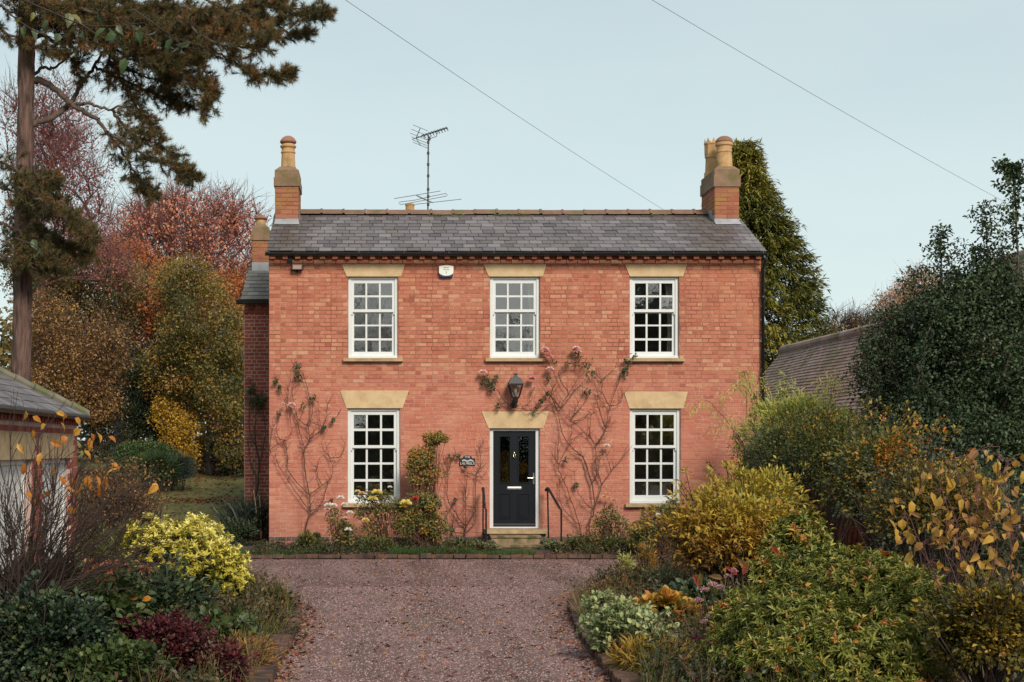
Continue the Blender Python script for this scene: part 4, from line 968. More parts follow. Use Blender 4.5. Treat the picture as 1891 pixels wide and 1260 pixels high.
def shrub(name, label, c, R, nlobe, per, leaf, mat, cat='shrub', group=None, tpl=LEAF4, lobe=.42, wood_mat='twig', stems=12, amp=(.2,.2), up=.5, zmin=.04, inner=.25, colfn=None, outw=.7, nstem=4, part='foliage', s=1.6):
    """dome of many leaf lobes on stems that spring from the ground"""
    c = np.array(c, float); R = np.array(R, float); root = thing(name, label, cat, (c[0], c[1], 0.0), group)
    d = rdir(nlobe*3); d = d[d[:, 2] > -.45][:nlobe]; nl = len(d)
    uneven = (1+.30*noise3(d*2.4+c, 1.4))[:, None]
    cen = c + d*R*uneven*rng.uniform(inner, .80, nl)[:, None]**.6*.95; lr = lobe*R.mean()*rng.uniform(.5, 1.35, nl)
    ns = max(4, nl//3); ds = rdir(ns*3); ds = ds[ds[:, 2] > -.05][:ns]; ns = len(ds)                    # shoots that stand out of the mass
    spr = c + ds*R*(1+.30*noise3(ds*2.4+c, 1.4))[:, None]*rng.uniform(.92, 1.22, ns)[:, None]
    cen = np.concatenate([cen, spr]); lr = np.concatenate([lr, lobe*R.mean()*rng.uniform(.18, .42, ns)]); per_ = np.r_[np.full(nl, per), np.full(ns, per*.16)]; nl += ns
    p, D, Nn, ids, u, rr = leaf_cloud(cen, per_, lr, up=up)
    out = unit((p-c)/R); D = unit(out*outw + u*.5 + rdir(len(p))*.6 + np.array((0,0,.15))); Nn = unit(rdir(len(p))*.6 + np.array((0,-.15,.8))+out*.3)
    k = p[:, 2] > zmin; p, D, Nn, ids, u, out = p[k], D[k], Nn[k], ids[k], u[k], out[k]
    L_, W_ = leaf; sz = rng.uniform(.5, 1.4, len(p)); col = colour(p, ids, nl, amp[0]*1.3, amp[1], s=s)
    if colfn is not None: col = colfn(col, p, out)
    odd = rng.random(len(p)) < .10; col = np.where(odd, rng.random(len(p)), col); sz = np.where(odd, sz*.6, sz)
    leaf_obj(part, tpl, p, D, Nn, L_*sz, W_*sz, col, mat, root)
    sg = Segs(); b = c.copy(); b[2] = 0.03
    for i in list(range(min(stems, nl)))+list(range(nl-ns, nl)):
        t = cen[i]; b2 = b + np.array((rng.normal()*R[0]*.12, rng.normal()*R[1]*.12, 0)); mid = (b2+t)/2 + np.array((0, 0, .1*R[2])) + rng.normal(size=3)*.04
        sg.path(smooth_path([b2, mid, t], 3), .012*R.mean()**.5, .004)
    if sg.a: sg.build('stem', M[wood_mat], root, nstem)['kind'] = 'stuff'
    return root

# foliage colours
f = foliage
M['pine'] = f('pine_needles', even((0.050,0.052,0.026),(0.089,0.080,0.032),(0.139,0.108,0.040),(0.198,0.104,0.043),(0.300,0.114,0.041)), .12, .6, .2)
M['beech_red'] = f('beech_red_leaves', even((0.343,0.096,0.094),(0.523,0.140,0.117),(0.645,0.216,0.127),(0.604,0.302,0.159)), .3)
M['beech_purple'] = f('beech_purple_leaves', even((0.194,0.063,0.080),(0.314,0.090,0.090),(0.404,0.144,0.108)), .3)
M['russet'] = f('russet_leaves', even((.24,.05,.024),(.36,.085,.03),(.46,.14,.036),(.42,.20,.05)), .3)
M['olive'] = f('olive_gold_leaves', even((.075,.078,.022),(.15,.13,.03),(.24,.18,.04),(.36,.21,.04),(.42,.17,.035),(.36,.10,.03)), .3)
M['browngreen'] = f('brown_green_leaves', even((0.100,0.092,0.033),(0.164,0.134,0.043),(0.252,0.168,0.054),(0.329,0.168,0.060)), .3)
M['tan'] = f('tan_leaves', even((0.136,0.072,0.034),(0.227,0.117,0.044),(0.378,0.207,0.068),(0.514,0.289,0.097)), .3)
M['evergreen'] = f('evergreen_leaves', even((0.019,0.030,0.016),(0.034,0.051,0.025),(0.054,0.074,0.034),(0.078,0.088,0.034)), .1, .45)
M['yellow_tree'] = f('yellow_leaves', even((0.375,0.213,0.025),(0.562,0.338,0.037),(0.688,0.438,0.062)), .35)
M['burgundy'] = f('burgundy_leaves', even((0.046,0.010,0.014),(0.099,0.020,0.024),(0.158,0.033,0.036)), .2)
M['hedge'] = f('hedge_leaves', even((0.033,0.058,0.019),(0.052,0.091,0.029),(0.085,0.130,0.039)), .15)
M['blue_green'] = f('blue_green_needles', even((.03,.05,.04),(.05,.075,.06),(.08,.11,.085)), .1)
M['cypress'] = f('cypress_sprays', even((0.039,0.052,0.016),(0.086,0.092,0.021),(0.155,0.148,0.027),(0.263,0.222,0.039),(0.358,0.267,0.047)), .2, .6, .2)
M['holly'] = f('holly_leaves', even((0.019,0.033,0.015),(0.035,0.054,0.024),(0.057,0.088,0.039),(0.087,0.118,0.050)), .10, .5, .25)
M['bamboo'] = f('bamboo_leaves', even((0.204,0.233,0.042),(0.347,0.369,0.079),(0.488,0.486,0.121),(0.609,0.564,0.143)), .35)
M['golden'] = f('golden_leaves', even((.075,.036,.012),(.23,.11,.02),(.40,.22,.03),(.50,.34,.045),(.46,.38,.06),(.28,.28,.05)), .3)
M['cotoneaster'] = f('cotoneaster_leaves', even((0.049,0.066,0.023),(0.091,0.106,0.031),(0.140,0.150,0.038),(0.263,0.204,0.032),(0.493,0.267,0.038),(0.559,0.157,0.038)), .25)
M['greysage'] = f('grey_green_leaves', even((0.090,0.108,0.057),(0.143,0.157,0.084),(0.195,0.208,0.110),(0.240,0.200,0.077)), .2)
M['bigyellow'] = f('large_yellow_leaves', even((.20,.115,.045),(.34,.19,.055),(.44,.26,.05),(.50,.33,.05),(.42,.32,.06)), .35)
M['darkgold'] = f('dark_gold_leaves', even((0.045,0.047,0.016),(0.111,0.095,0.020),(0.252,0.182,0.027),(0.446,0.284,0.041),(0.386,0.162,0.034)), .25)
M['pieris'] = f('pieris_leaves', even((0.071,0.080,0.016),(0.130,0.144,0.027),(0.202,0.226,0.040),(0.308,0.297,0.058),(0.474,0.341,0.082),(0.522,0.153,0.041)), .22, .38)
M['sedum'] = f('sedum_leaves', even((0.144,0.179,0.074),(0.239,0.285,0.125),(0.334,0.370,0.169),(0.396,0.385,0.147)), .15, .5)
M['bedmix2'] = f('brown_green_bed_leaves', even((.03,.035,.016),(.055,.07,.024),(.10,.10,.03),(.12,.06,.03),(.09,.04,.025),(.20,.13,.04)), .2)
M['plum'] = f('plum_flower_heads', even((.035,.006,.012),(.075,.012,.022),(.12,.025,.035)), .1)
M['pinkfl'] = f('pink_flowers', even((.32,.13,.16),(.48,.24,.26),(.60,.38,.36)), .3)
M['choisya'] = f('choisya_leaves', even((.03,.05,.016),(.06,.085,.02),(.22,.21,.03),(.58,.49,.06),(.74,.65,.15),(.80,.73,.26)), .3, .4)
M['ivy'] = f('dark_bed_leaves', even((0.016,0.030,0.020),(0.030,0.050,0.030),(0.048,0.077,0.039),(0.073,0.101,0.045),(0.124,0.135,0.033)), .18, .42)
M['geranium'] = f('geranium_leaves', even((0.032,0.053,0.018),(0.058,0.090,0.025),(0.087,0.122,0.033),(0.140,0.148,0.038)), .22, .5)
M['orange_leaf'] = f('orange_leaves', even((.42,.13,.018),(.50,.20,.025),(.55,.28,.04)), .35)
M['rose_leaf'] = f('rose_leaves', even((0.057,0.070,0.024),(0.099,0.118,0.033),(0.164,0.157,0.038),(0.313,0.188,0.041),(0.428,0.204,0.045)), .25)
M['rose_dark'] = f('dark_rose_leaves', even((0.033,0.051,0.022),(0.059,0.081,0.033),(0.092,0.100,0.037)), .2)
M['grass'] = f('grass_blades', even((0.029,0.065,0.016),(0.052,0.104,0.023),(0.091,0.143,0.039)), .25)
M['bedgreen'] = f('bed_ground_cover', even((0.044,0.062,0.024),(0.083,0.103,0.034),(0.140,0.146,0.045),(0.298,0.172,0.052)), .2)
M['spiky'] = f('strap_leaves', even((.010,.018,.014),(.02,.032,.022),(.035,.05,.032)), .1)
M['sycamore'] = f('sycamore_leaves', even((.035,.065,.022),(.06,.10,.03),(.11,.14,.09),(.22,.20,.03)), .35, .4)
M['peach'] = f('peach_birch_leaves', even((.34,.17,.09),(.45,.26,.15),(.50,.32,.22)), .3)
M['litter'] = f('leaf_litter', even((.10,.025,.016),(.20,.05,.026),(.28,.09,.035),(.32,.18,.06)), .1)
for nm, col in (('fl_white',(.78,.74,.66)),('fl_yellow',(.75,.62,.16)),('fl_pink',(.72,.30,.32)),('fl_palepink',(.78,.52,.48)),('fl_red',(.50,.015,.03)),('fl_peach',(.72,.42,.24))):
    M[nm] = f(nm, even(tuple(c*.75 for c in col), col), .3, .6)
def fol_obj(name, stops, trans=.35, rough=.45):
    m = foliage(name, stops, trans, rough); t = m.node_tree
    rp = [n for n in t.nodes if n.type == 'VALTORGB'][0]; t.links.new(rnd_value(t), rp.inputs[0]); return m
def leaf_parts(name, tpl, Cn, D, Nn, L_, W_, mat, parent):      # every leaf an object of its own, all sharing one mesh
    T, Fc = tpl; me = bpy.data.meshes.new(name); me.from_pydata([tuple(v) for v in T], [], [tuple(map(int, q)) for q in Fc]); me.update(); me.materials.append(mat)
    D = unit(np.asarray(D, float)); S = unit(np.cross(D, Nn)); Nn = np.cross(S, D); n = len(Cn); L_ = np.broadcast_to(L_, (n,)); W_ = np.broadcast_to(W_, (n,))
    for i in range(n):
        o = link(name, me, None, parent); x, y, z = D[i]*L_[i], S[i]*W_[i], Nn[i]*L_[i]
        o.matrix_basis = Matrix(((x[0],y[0],z[0],Cn[i][0]),(x[1],y[1],z[1],Cn[i][1]),(x[2],y[2],z[2],Cn[i][2]),(0,0,0,1)))
def flower(parent, p, r, mat):            # small double rose: rings of cupped petals
    n = 14; t = np.arange(n)*2.39996; rad = np.sqrt(np.arange(n)/n); 
    D = np.stack([np.cos(t)*(.3+rad), np.sin(t)*(.3+rad)*.8-.5, .9-rad*.9], -1); Nn = np.tile((0,-.6,.8), (n,1)) + D*.2
    return leaf_obj('flower', LEAF6, np.tile(p, (n,1)) + unit(D)*r*.15, D, Nn, r*(.6+.5*rad), r*.85, rng.random(n), M[mat], parent)

# ------------------------------------------------------------------ background on the left
G = lambda px, Y: np.array((XW(px, Y), Y, GZ(XW(px, Y), Y)))
bg = 'trees beyond the lawn'
def gnd(px, Y, dz=0): g_ = G(px, Y); g_[2] += dz; return g_
tree('beech_tree', 'tall red-leaved beech tree behind the left chimneys', gnd(400,60), P(390,560,60), [(330,470,110,100,60,4.5),(430,480,75,110,60,4),(260,520,70,90,59,3.5),(450,570,45,120,60,3),(370,410,100,55,60,4),(300,400,60,45,60,3),(230,450,40,60,60,3)],
     640, 32, .62, (.11,.078), M['beech_red'], M['twig_red'], group=bg, trunk_r=.35, r_tip=.012, twig=7, twig_len=1.3, amp=(.3,.25), rmin=.3)
tree('beech_tree', 'thin purple-leaved beech seen through the pine branches', gnd(70,48), P(80,420,48), [(110,330,90,90,48,3),(70,250,60,110,48,3),(150,420,60,60,48,3),(110,230,60,80,48,3),(70,440,70,60,48,3),(190,480,60,50,48,3)],
     420, 22, .5, (.09,.062), M['beech_purple'], M['twig_red'], group=bg, trunk_r=.22, r_tip=.009, twig=7, twig_len=1.1, rmin=.1)
tree('russet_tree', 'orange-red tree glowing between green trees beside the wing', gnd(330,54), P(330,640,54), [(310,590,70,70,50,2.0),(440,600,42,110,52,2.5),(230,490,70,40,55,3),(405,560,50,60,50,1.6)],
     330, 60, .45, (.09,.065), M['russet'], M['twig'], group=bg, trunk_r=.2, r_tip=.01, twig=3, twig_len=.7)
tree('maple_tree', 'olive and gold leaved tree left of the house wing', gnd(390,46.5), P(385,680,46.5), [(370,590,85,80,46,2.2),(400,700,65,90,46,2.2),(330,690,70,80,46.5,2),(430,780,35,90,45.5,1.6),(340,520,60,40,46.5,2)],
     430, 110, .42, (.08,.056), M['olive'], M['bark_grey'], group=bg, trunk_r=.16, r_tip=.008, twig=2, twig_len=.5, amp=(.4,.2))
tree('oak_tree', 'brown-green tree in the middle of the background wood', gnd(220,51), P(215,600,51), [(215,550,95,70,51,2.6),(140,600,80,110,50,2.4),(270,620,60,110,51,2),(100,530,70,60,50,2),(60,500,50,60,50,2)],
     560, 90, .48, (.085,.06), M['browngreen'], M['bark_grey'], group=bg, trunk_r=.2, r_tip=.009, twig=3, twig_len=.6, amp=(.35,.22))
tree('hazel_bush', 'tan-leaved bushy tree behind the garage roof', gnd(120,44), P(120,720,44), [(110,690,75,80,44,1.8),(180,650,60,70,44,1.8),(90,600,50,60,44,1.6),(170,740,50,50,43.5,1.5)],
     330, 75, .42, (.075,.052), M['tan'], M['twig'], group=bg, trunk_r=.1, r_tip=.007, twig=6, twig_len=.7, amp=(.35,.28))
tree('yew_tree', 'dark evergreen tree behind the clipped hedge', gnd(245,47.5), P(245,700,47.5), [(245,745,70,60,47.5,1.6),(210,690,45,60,47.5,1.5),(285,770,50,50,47,1.3),(185,770,40,60,47,1.2),(265,690,30,40,47.5,1)],
     300, 120, .36, (.075,.03), M['evergreen'], M['bark'], group=bg, trunk_r=.14, amp=(.3,.2))
tree('yellow_maple', 'small bright yellow-leaved tree by the hedge end', gnd(330,45), P(325,810,45), [(322,800,28,40,45,.7),(340,835,24,25,45,.6),(308,765,24,26,45,.6),(335,790,30,20,45,.6)],
     150, 46, .27, (.07,.05), M['yellow_tree'], M['twig'], group=bg, trunk_r=.035, r_tip=.006, twig=3, twig_len=.35)
shrub('burgundy_shrub', 'dark burgundy shrub at the far edge of the lawn', P(425,850,47), (1.0,.8,.7), 26, 160, (.09,.05), M['burgundy'], zmin=.6)
shrub('brown_shrub', 'brown autumn shrub behind the lawn by the wing', P(395,845,49), (1.1,.8,.8), 26, 150, (.09,.06), M['tan'], zmin=.6)
shrub('dark_shrub', 'dark green shrub in the shade at the lawn edge', P(455,862,46), (.9,.8,.8), 24, 150, (.08,.04), M['evergreen'], zmin=.6)
# clipped hedge
hg = thing('hedge', 'clipped rounded green hedge at the left of the lawn', 'hedge', tuple(gnd(265,44)))
n = 20000; u = rdir(n); u[:, 2] = np.abs(u[:, 2]); hc = np.array((XW(268,44), 44, .95)); hp = np.sign(u)*np.abs(u)**.55*np.array((1.05,.9,1.35))*(1+.05*noise3(u, 6))[:, None]*rng.uniform(.85, 1, n)[:, None]
leaf_obj('foliage', LEAF4, hc+hp, unit(u+rdir(n)*.7), unit(u+rdir(n)*.5), .06, .038, .5+.2*noise3(hp, 3)+rng.normal(size=n)*.2, M['hedge'], hg)
shrub('juniper', 'blue-green bushy juniper beside the clipped hedge', P(330,868,42.5), (.52,.5,.50), 34, 150, (.08,.018), M['blue_green'], zmin=.6, outw=1.2)
shrub('grassy_shrub', 'arching fresh green shrub in front of the clipped hedge', P(285,868,42), (.62,.5,.52), 34, 100, (.2,.018), M['hedge'], zmin=.6, outw=1.1, tpl=BLADE)
# far wood that closes the view
def far_wood(x0, x1, Y, ztop, label, mats, n, name='distant_wood', cell=.9, per=9):
    xs_ = rng.uniform(x0, x1, n); hgt = ztop*(.72+.28*noise3(np.stack([xs_, xs_*0, xs_*0], -1), .22)); zs_ = GZ(xs_, Y+0*xs_) + hgt*rng.random(n)**.7
    cen = np.stack([xs_, Y+rng.normal(size=n)*2, zs_], -1); p, D, Nn, ids, u_, r_ = leaf_cloud(cen, per, cell)
    o = leaf_obj(name, LEAF4, p, D, Nn, .34*rng.uniform(.6,1.3,len(p)), .2, .5+.3*noise3(p, .2)+rng.normal(size=len(p))*.2, mats, None); tag(o, label, 'woodland', kind='stuff'); return o
far_wood(-26, -2, 68, 9.0, 'hazy brown autumn wood behind the left garden', M['browngreen'], 1500, per=14)
far_wood(14, 60, 75, 7.2, 'low brown wood on the skyline beyond the tiled roof', M['tan'], 900)
for k, (px, top_y) in enumerate(((1560,578),(1612,582),(1700,590))):
    tree('bare_tree', ('thin bare brown tree on the skyline beside the conifer', 'thin bare brown tree on the skyline above the tiled ridge', 'thin bare brown tree on the skyline behind the holly')[k], gnd(px,70), P(px,640,70), [(px,top_y+40,36,42,70,2.5)], 110, 8, .5, (.12,.08), M['tan'], M['twig'], group='bare skyline trees', trunk_r=.14, r_tip=.014, twig=7, twig_len=1.1)
tree('birch_tree', 'peach-coloured weeping birch behind the holly', gnd(1670,52), P(1668,560,52), [(1665,560,38,35,52,1.4),(1700,540,35,40,52,1.4),(1655,590,30,30,52,1.2),(1720,600,40,40,52,1.4)], 150, 60, .42, (.11,.05), M['peach'], M['bark_grey'], trunk_r=.1, r_tip=.006, twig=4, twig_len=.8)

# ------------------------------------------------------------------ conifer behind the house
ct = thing('cypress_tree', 'tall golden-green conifer rising behind the right chimney', 'tree', tuple(G(1400,44)))
prof_y = [258, 300, 340, 400, 450, 500, 560, 620, 700, 800, 900]; prof_r = [1, 10, 26, 52, 72, 86, 102, 116, 128, 132, 125]
n = 4600; yy = 262 + (900-262)*rng.random(n)**.8; rad = np.interp(yy, prof_y, prof_r)*44/FPX
zz = ZW(yy, 44); th = rng.uniform(0, 2*math.pi, n); rr = rad*(rng.random(n)**.25)*(1+.16*noise3(np.stack([np.cos(th)*2, np.sin(th)*2, zz*1.3], -1), 1.3)+np.abs(rng.normal(size=n))*.10)
cx = XW(1376, 44); cen = np.stack([cx+rr*np.cos(th)+.08*np.sin(zz), 44+rr*np.sin(th), zz], -1); outd = np.stack([np.cos(th), np.sin(th), 0*th], -1)
k = 22; ids = np.repeat(np.arange(n), k); axis = unit(outd*1.0 + np.array((0,0,.25)) + rdir(n)*.35); tt = rng.random(n*k)
p = cen[ids] + axis[ids]*(tt*.62-.17)[:, None] + np.array((0,0,-.16))*(tt**2)[:, None] + rng.normal(size=(n*k,3))*.04
D = unit(axis[ids] + rdir(n*k)*.7 + np.array((0,0,-.35))); Nn = unit(np.array((0,0,1.))+rdir(n*k)*.6)
col = .42+.30*noise3(cen, 1.6)[ids]+(tt-.5)*.25+rng.normal(size=n*k)*.1
leaf_obj('crown', LEAF4, p, D, Nn, rng.uniform(.13,.27,n*k), .048, col, M['cypress'], ct)
sg = Segs(); sg.path([G(1372,44), np.array((cx,44,5)), np.array((cx,44,11.2))], .25, .03)
for i in range(0, n, 12): sg.add(np.array((cx, 44, cen[i,2]-.2)), cen[i], .02, .006)
sg.build('trunk', M['bark'], ct, 5)

# ------------------------------------------------------------------ pine on the left
pt = thing('pine_tree', 'tall scots-type pine with reddish trunk beside the garage', 'tree', (XW(42,26), 26, 0)); pt['label'] = 'tall pine with reddish bark and long needled branches left of the house'
m = MB(); tp = smooth_path([P(40,1030,26), P(39,860,26), P(40,700,26), P(42,500,26), P(46,300,26), P(49,100,26), P(50,-120,26)], 8)
rad = np.interp(np.linspace(0,1,len(tp)), [0,.3,.6,1], [.23,.17,.155,.13])
V = []; ns = 28
for i, q_ in enumerate(tp):
    for kk in range(ns):
        t = 2*math.pi*kk/ns; rr_ = rad[i]*(1+.06*math.sin(kk*2.6+i*.35)+rng.normal()*.07); V.append(q_+np.array((math.cos(t)*rr_, math.sin(t)*rr_, 0)))
m.add(V, [(i*ns+kk, i*ns+(kk+1)%ns, (i+1)*ns+(kk+1)%ns, (i+1)*ns+kk) for i in range(len(tp)-1) for kk in range(ns)]); m.build('trunk', M['pine_bark'], pt, smooth=True)
limbs = [([(48,150),(76,150),(114,175),(141,198),(175,217),(198,244)], .07, .03, 0), ([(55,232),(103,213),(130,190),(152,152),(175,122),(195,90)], .06, .022, .3), ([(141,194),(168,192),(206,202),(240,190)], .035, .014, -.2),
         ([(50,70),(80,66),(110,80),(140,60)], .05, .02, -.3), ([(52,150),(78,125),(100,128),(130,100),(150,85)], .035, .012, .4), ([(50,20),(100,-10),(160,10),(200,22)], .07, .05, 0)]
axes = [[(60,-20),(200,18),(350,40),(480,34),(598,26)], [(150,15),(300,66),(420,105),(480,140),(538,133)], [(120,28),(230,88),(330,138),(392,168),(372,205)], [(198,244),(260,283),(325,312),(366,326)], [(198,244),(238,300),(262,345),(285,352)],
        [(175,122),(230,150),(300,178),(352,196)], [(30,345),(75,370),(130,410),(170,440)], [(25,390),(70,430),(120,460),(150,480)], [(200,18),(290,90),(370,112)], [(440,28),(515,58),(568,62)], [(430,10),(530,15),(602,18)], [(195,90),(225,150),(262,205),(282,240)],
        [(240,40),(320,120),(385,150)], [(330,30),(400,80),(470,85),(500,70)], [(206,202),(250,250),(300,270),(340,325)], [(150,-10),(250,30),(330,70),(400,60)], [(100,60),(150,75),(200,60),(260,70)], [(27,440),(60,470),(100,490)], [(90,40),(120,80),(150,150)], [(250,100),(300,140),(330,205)],[(300,10),(420,20),(520,0)],[(60,-10),(180,50),(280,20)],
        [(120,-10),(240,50),(350,90)],[(180,-20),(300,20),(420,50)],[(160,60),(250,110),(330,110)],[(200,100),(260,140),(320,150)],[(25,360),(90,380),(160,425)],[(20,400),(90,440),(170,470)],[(20,370),(60,420),(110,480)],[(28,430),(80,480),(130,500)],[(30,350),(70,350),(110,380)],[(300,30),(380,60),(440,70)],[(60,10),(120,30),(190,50)],[(60,-20),(130,10),(230,20),(330,15)],[(100,0),(200,40),(300,40),(390,80)],[(70,20),(140,50),(220,80)],[(150,30),(230,60),(290,110)],[(330,10),(400,35),(450,60)],[(380,0),(440,25),(500,50)],[(210,30),(260,60),(320,50)]]
front = [[(0,300),(50,325),(105,338)],[(-5,50),(50,80),(110,100)],[(-5,10),(50,30),(120,50)],[(0,470),(45,490),(95,505)],[(0,345),(50,365),(90,395)],[(-5,-10),(60,5),(130,15)],[(0,410),(50,440),(80,470)]]
axes += front
sg = Segs()
for pts_, r0, r1, dy in limbs: sg.path(smooth_path([P(x, y, 26+dy*(i/3)) for i, (x, y) in enumerate(pts_)], 6, .012), r0, r1)
shoots_p, shoots_d = [], []
for ai, ax in enumerate(axes):
    Y0 = 26+rng.uniform(-.9, .9) if ai < len(axes)-len(front) else 25.5; pa = smooth_path([P(x, y, Y0+rng.normal()*.15) for x, y in ax], 10, .02); sg.path(pa, .03, .007)
    L_ = np.linalg.norm(np.diff(pa, axis=0), axis=1).sum(); ks = int(L_/.024)
    for _ in range(ks):
        t = rng.random()**.8; i = min(int(t*(len(pa)-1)), len(pa)-2); q_ = pa[i]+(pa[i+1]-pa[i])*rng.random(); ad = unit(pa[i+1]-pa[i])
        d = unit(ad*.8 + rdir(1)[0]*np.array((.8,1.0,.8)) + np.array((0,0,-.1))); ln_ = rng.uniform(.10, .42)*(1.15-.5*t)
        mid = q_+d*ln_*.55; d2 = unit(d+np.array((.15,0,.35))+rdir(1)[0]*.35); e = mid+d2*ln_*.45
        sg.add(np.stack([q_, mid]), np.stack([mid, e]), np.array([.006,.005]), np.array([.005,.004])); shoots_p.append(e); shoots_d.append(d2)
        if rng.random() < .7: 
            d3 = unit(d+rdir(1)[0]*.9); e3 = mid+d3*ln_*.5; sg.add(mid, e3, .005, .003); shoots_p.append(e3); shoots_d.append(d3)
sg.build('branch', M['bark'], pt, 5)
sp = np.array(shoots_p); sd = unit(np.array(shoots_d)); k = 56; ids = np.repeat(np.arange(len(sp)), k); n = len(ids); tt = rng.random(n)
base_ = sp[ids] - sd[ids]*(tt*.13)[:, None]; D = unit(sd[ids]*(.35+.75*(1-tt))[:, None] + rdir(n)*.85); Nn = rdir(n)
cl = rng.normal(size=len(sp))*.22+.35+.25*noise3(sp, 1.3)+.3*(rng.random(len(sp)) > .9)
leaf_obj('needles', NEEDLE, base_, D, Nn, rng.uniform(.08,.13,n), .0085, cl[ids]+rng.normal(size=n)*.1, M['pine'], pt)

# near sycamore twigs hanging into the top left corner
sy = thing('overhanging_branch', 'broad green sycamore leaves hanging close to the lens at top left', 'branch', tuple(P(20,-40,9))); sy['label'] = 'broad bright green leaves on thin twigs hanging at the top left corner'
sg = Segs(); tws = [[(20,-10),(90,20),(150,45),(205,48),(265,42)], [(250,20),(300,55),(340,85),(370,90)], [(10,20),(60,55),(100,70)], [(150,45),(190,70),(225,80)], [(27,440),(60,452),(85,468)], [(100,20),(130,50),(150,60)]]
lp, ld = [], []
for tw in tws:
    pa = smooth_path([P(x, y, 9+rng.normal()*.1) for x, y in tw], 6); sg = Segs(); sg.path(pa, .006, .002); sg.build('twig', M['twig'], sy, 5)
for x, y in ((40,40),(62,30),(110,70),(150,70),(215,55),(240,55),(218,85),(232,115),(215,72),(290,65),(318,78),(352,86),(90,45),(60,60),(75,465),(60,450),(130,35),(180,30),(255,62),(45,55),(128,32),(195,60)):
    lp.append(P(x, y-8, 9+rng.normal()*.12)); ld.append((rng.normal()*.9, -.2, -.7+rng.normal()*.4))
leaf_parts('leaf', LEAFC, np.array(lp), np.array(ld), unit(rng.normal(size=(len(lp),3))*.6+np.array((0,-.8,.35))), rng.uniform(.06,.11,len(lp)), rng.uniform(.035,.08,len(lp)), fol_obj('sycamore_leaf', even((.035,.065,.022),(.06,.10,.03),(.11,.14,.09),(.24,.20,.03))), sy)
# ------------------------------------------------------------------ climbers and bed along the house
YV = 29.92
def climber(name, label, paths, off, fac, leaf_spots, flowers, r0=.016, twigs=3.2, Yv=YV, mat='vine', leafmat='rose_dark', nleaf=24, cat='climbing rose', lsz=.05):
    T = lambda x, y, d=0: P(off[0]+x/fac, off[1]+y/fac, Yv-d)
    root = thing(name, label, cat, tuple(T(*paths[0][0]))); root.location.z = .05; sg = Segs(); allp = []
    for i, pa in enumerate(paths):
        q = smooth_path([T(x, y, rng.uniform(0, .06)) for x, y in pa], 6, .006); L_ = np.linalg.norm(np.diff(q, axis=0), axis=1).sum()
        if allp:                                                    # every shoot starts on an older stem
            old = np.concatenate(allp); dd = np.linalg.norm(old-q[0], axis=1); q[0] = old[dd.argmin()]
        a = r0 if i == 0 else r0*.62; sg.path(q, a, a*.3); allp.append(q)
        for _ in range(int(L_*twigs*3)):
            j = rng.integers(1, len(q)); d = unit(unit(q[j]-q[j-1])*.6 + np.array((rng.normal()*.8, -abs(rng.normal())*.25, rng.normal()*.5+.3))); l = rng.uniform(.06, .3)
            m_ = q[j]+d*l*.5; e = m_+unit(d+np.array((rng.normal()*.4, 0, .35)))*l*.5; sg.add(np.stack([q[j], m_]), np.stack([m_, e]), np.array([.0055,.004]), np.array([.004,.002]))
    sg.build('stem', M[mat], root, 5)
    for _ in range(3 if fac > 2 else 0):
        q = allp[rng.integers(0, len(allp))]; e = q[-1-rng.integers(0, max(1, len(q)//2))]; leaf_spots = leaf_spots+[((((e[0]*FPX/e[1]+VX)-off[0])*fac), ((VY-(e[2]-CAMZ)*FPX/e[1])-off[1])*fac, rng.uniform(5, 12))]
    if leaf_spots:
        cs_ = np.array([T(x, y, .05) for x, y, _ in leaf_spots]); sz = np.array([s for *_, s in leaf_spots])/fac*30/FPX
        p, D, Nn, ids, u, r_ = leaf_cloud(cs_, nleaf, sz); leaf_obj('leaf', LEAF6, p, D, Nn+np.array((0,-.8,0)), lsz*rng.uniform(.7,1.3,len(p)), lsz*.65, rng.random(len(p)), M[leafmat], root)['kind'] = 'stuff'
    for x, y, s_, mt in flowers: flower(root, T(x, y, .09), s_/fac*30/FPX*1.25, mt)
    return root
climber('climbing_rose', 'bare trained rose stems climbing the wall left of the lower window', [
    [(270,1200),(310,1050),(325,1000),(318,890),(290,730),(288,600),(320,530),(315,450),(325,300),(290,140),(240,55)], [(325,1000),(180,790),(60,600)], [(318,885),(185,745),(180,640),(155,540),(205,480),(180,350),(110,150)], [(155,540),(110,500),(120,370)],
    [(290,590),(265,520),(230,390),(180,300),(190,190),(200,90)], [(320,530),(400,470),(500,380)], [(400,470),(385,400),(375,280)], [(325,1000),(480,910)], [(325,880),(440,800),(470,740),(450,650),(410,520)], [(450,650),(520,640),(555,560)], [(315,450),(245,395),(210,260),(215,180),(260,150)], [(300,440),(335,380),(340,270)], [(440,800),(400,940),(330,1010)], [(400,470),(430,380),(440,300)], [(380,800),(370,720),(385,650)],[(60,600),(120,560),(160,540)],[(60,590),(75,500),(90,430)]],
    (480,660), 3.5, [(240,55,18),(250,130,26),(245,110,16),(100,150,14),(340,260,16),(120,365,12),(280,310,16),(130,195,10)], [(205,308,20,'fl_palepink'),(150,300,10,'fl_palepink'),(335,255,8,'fl_peach')])
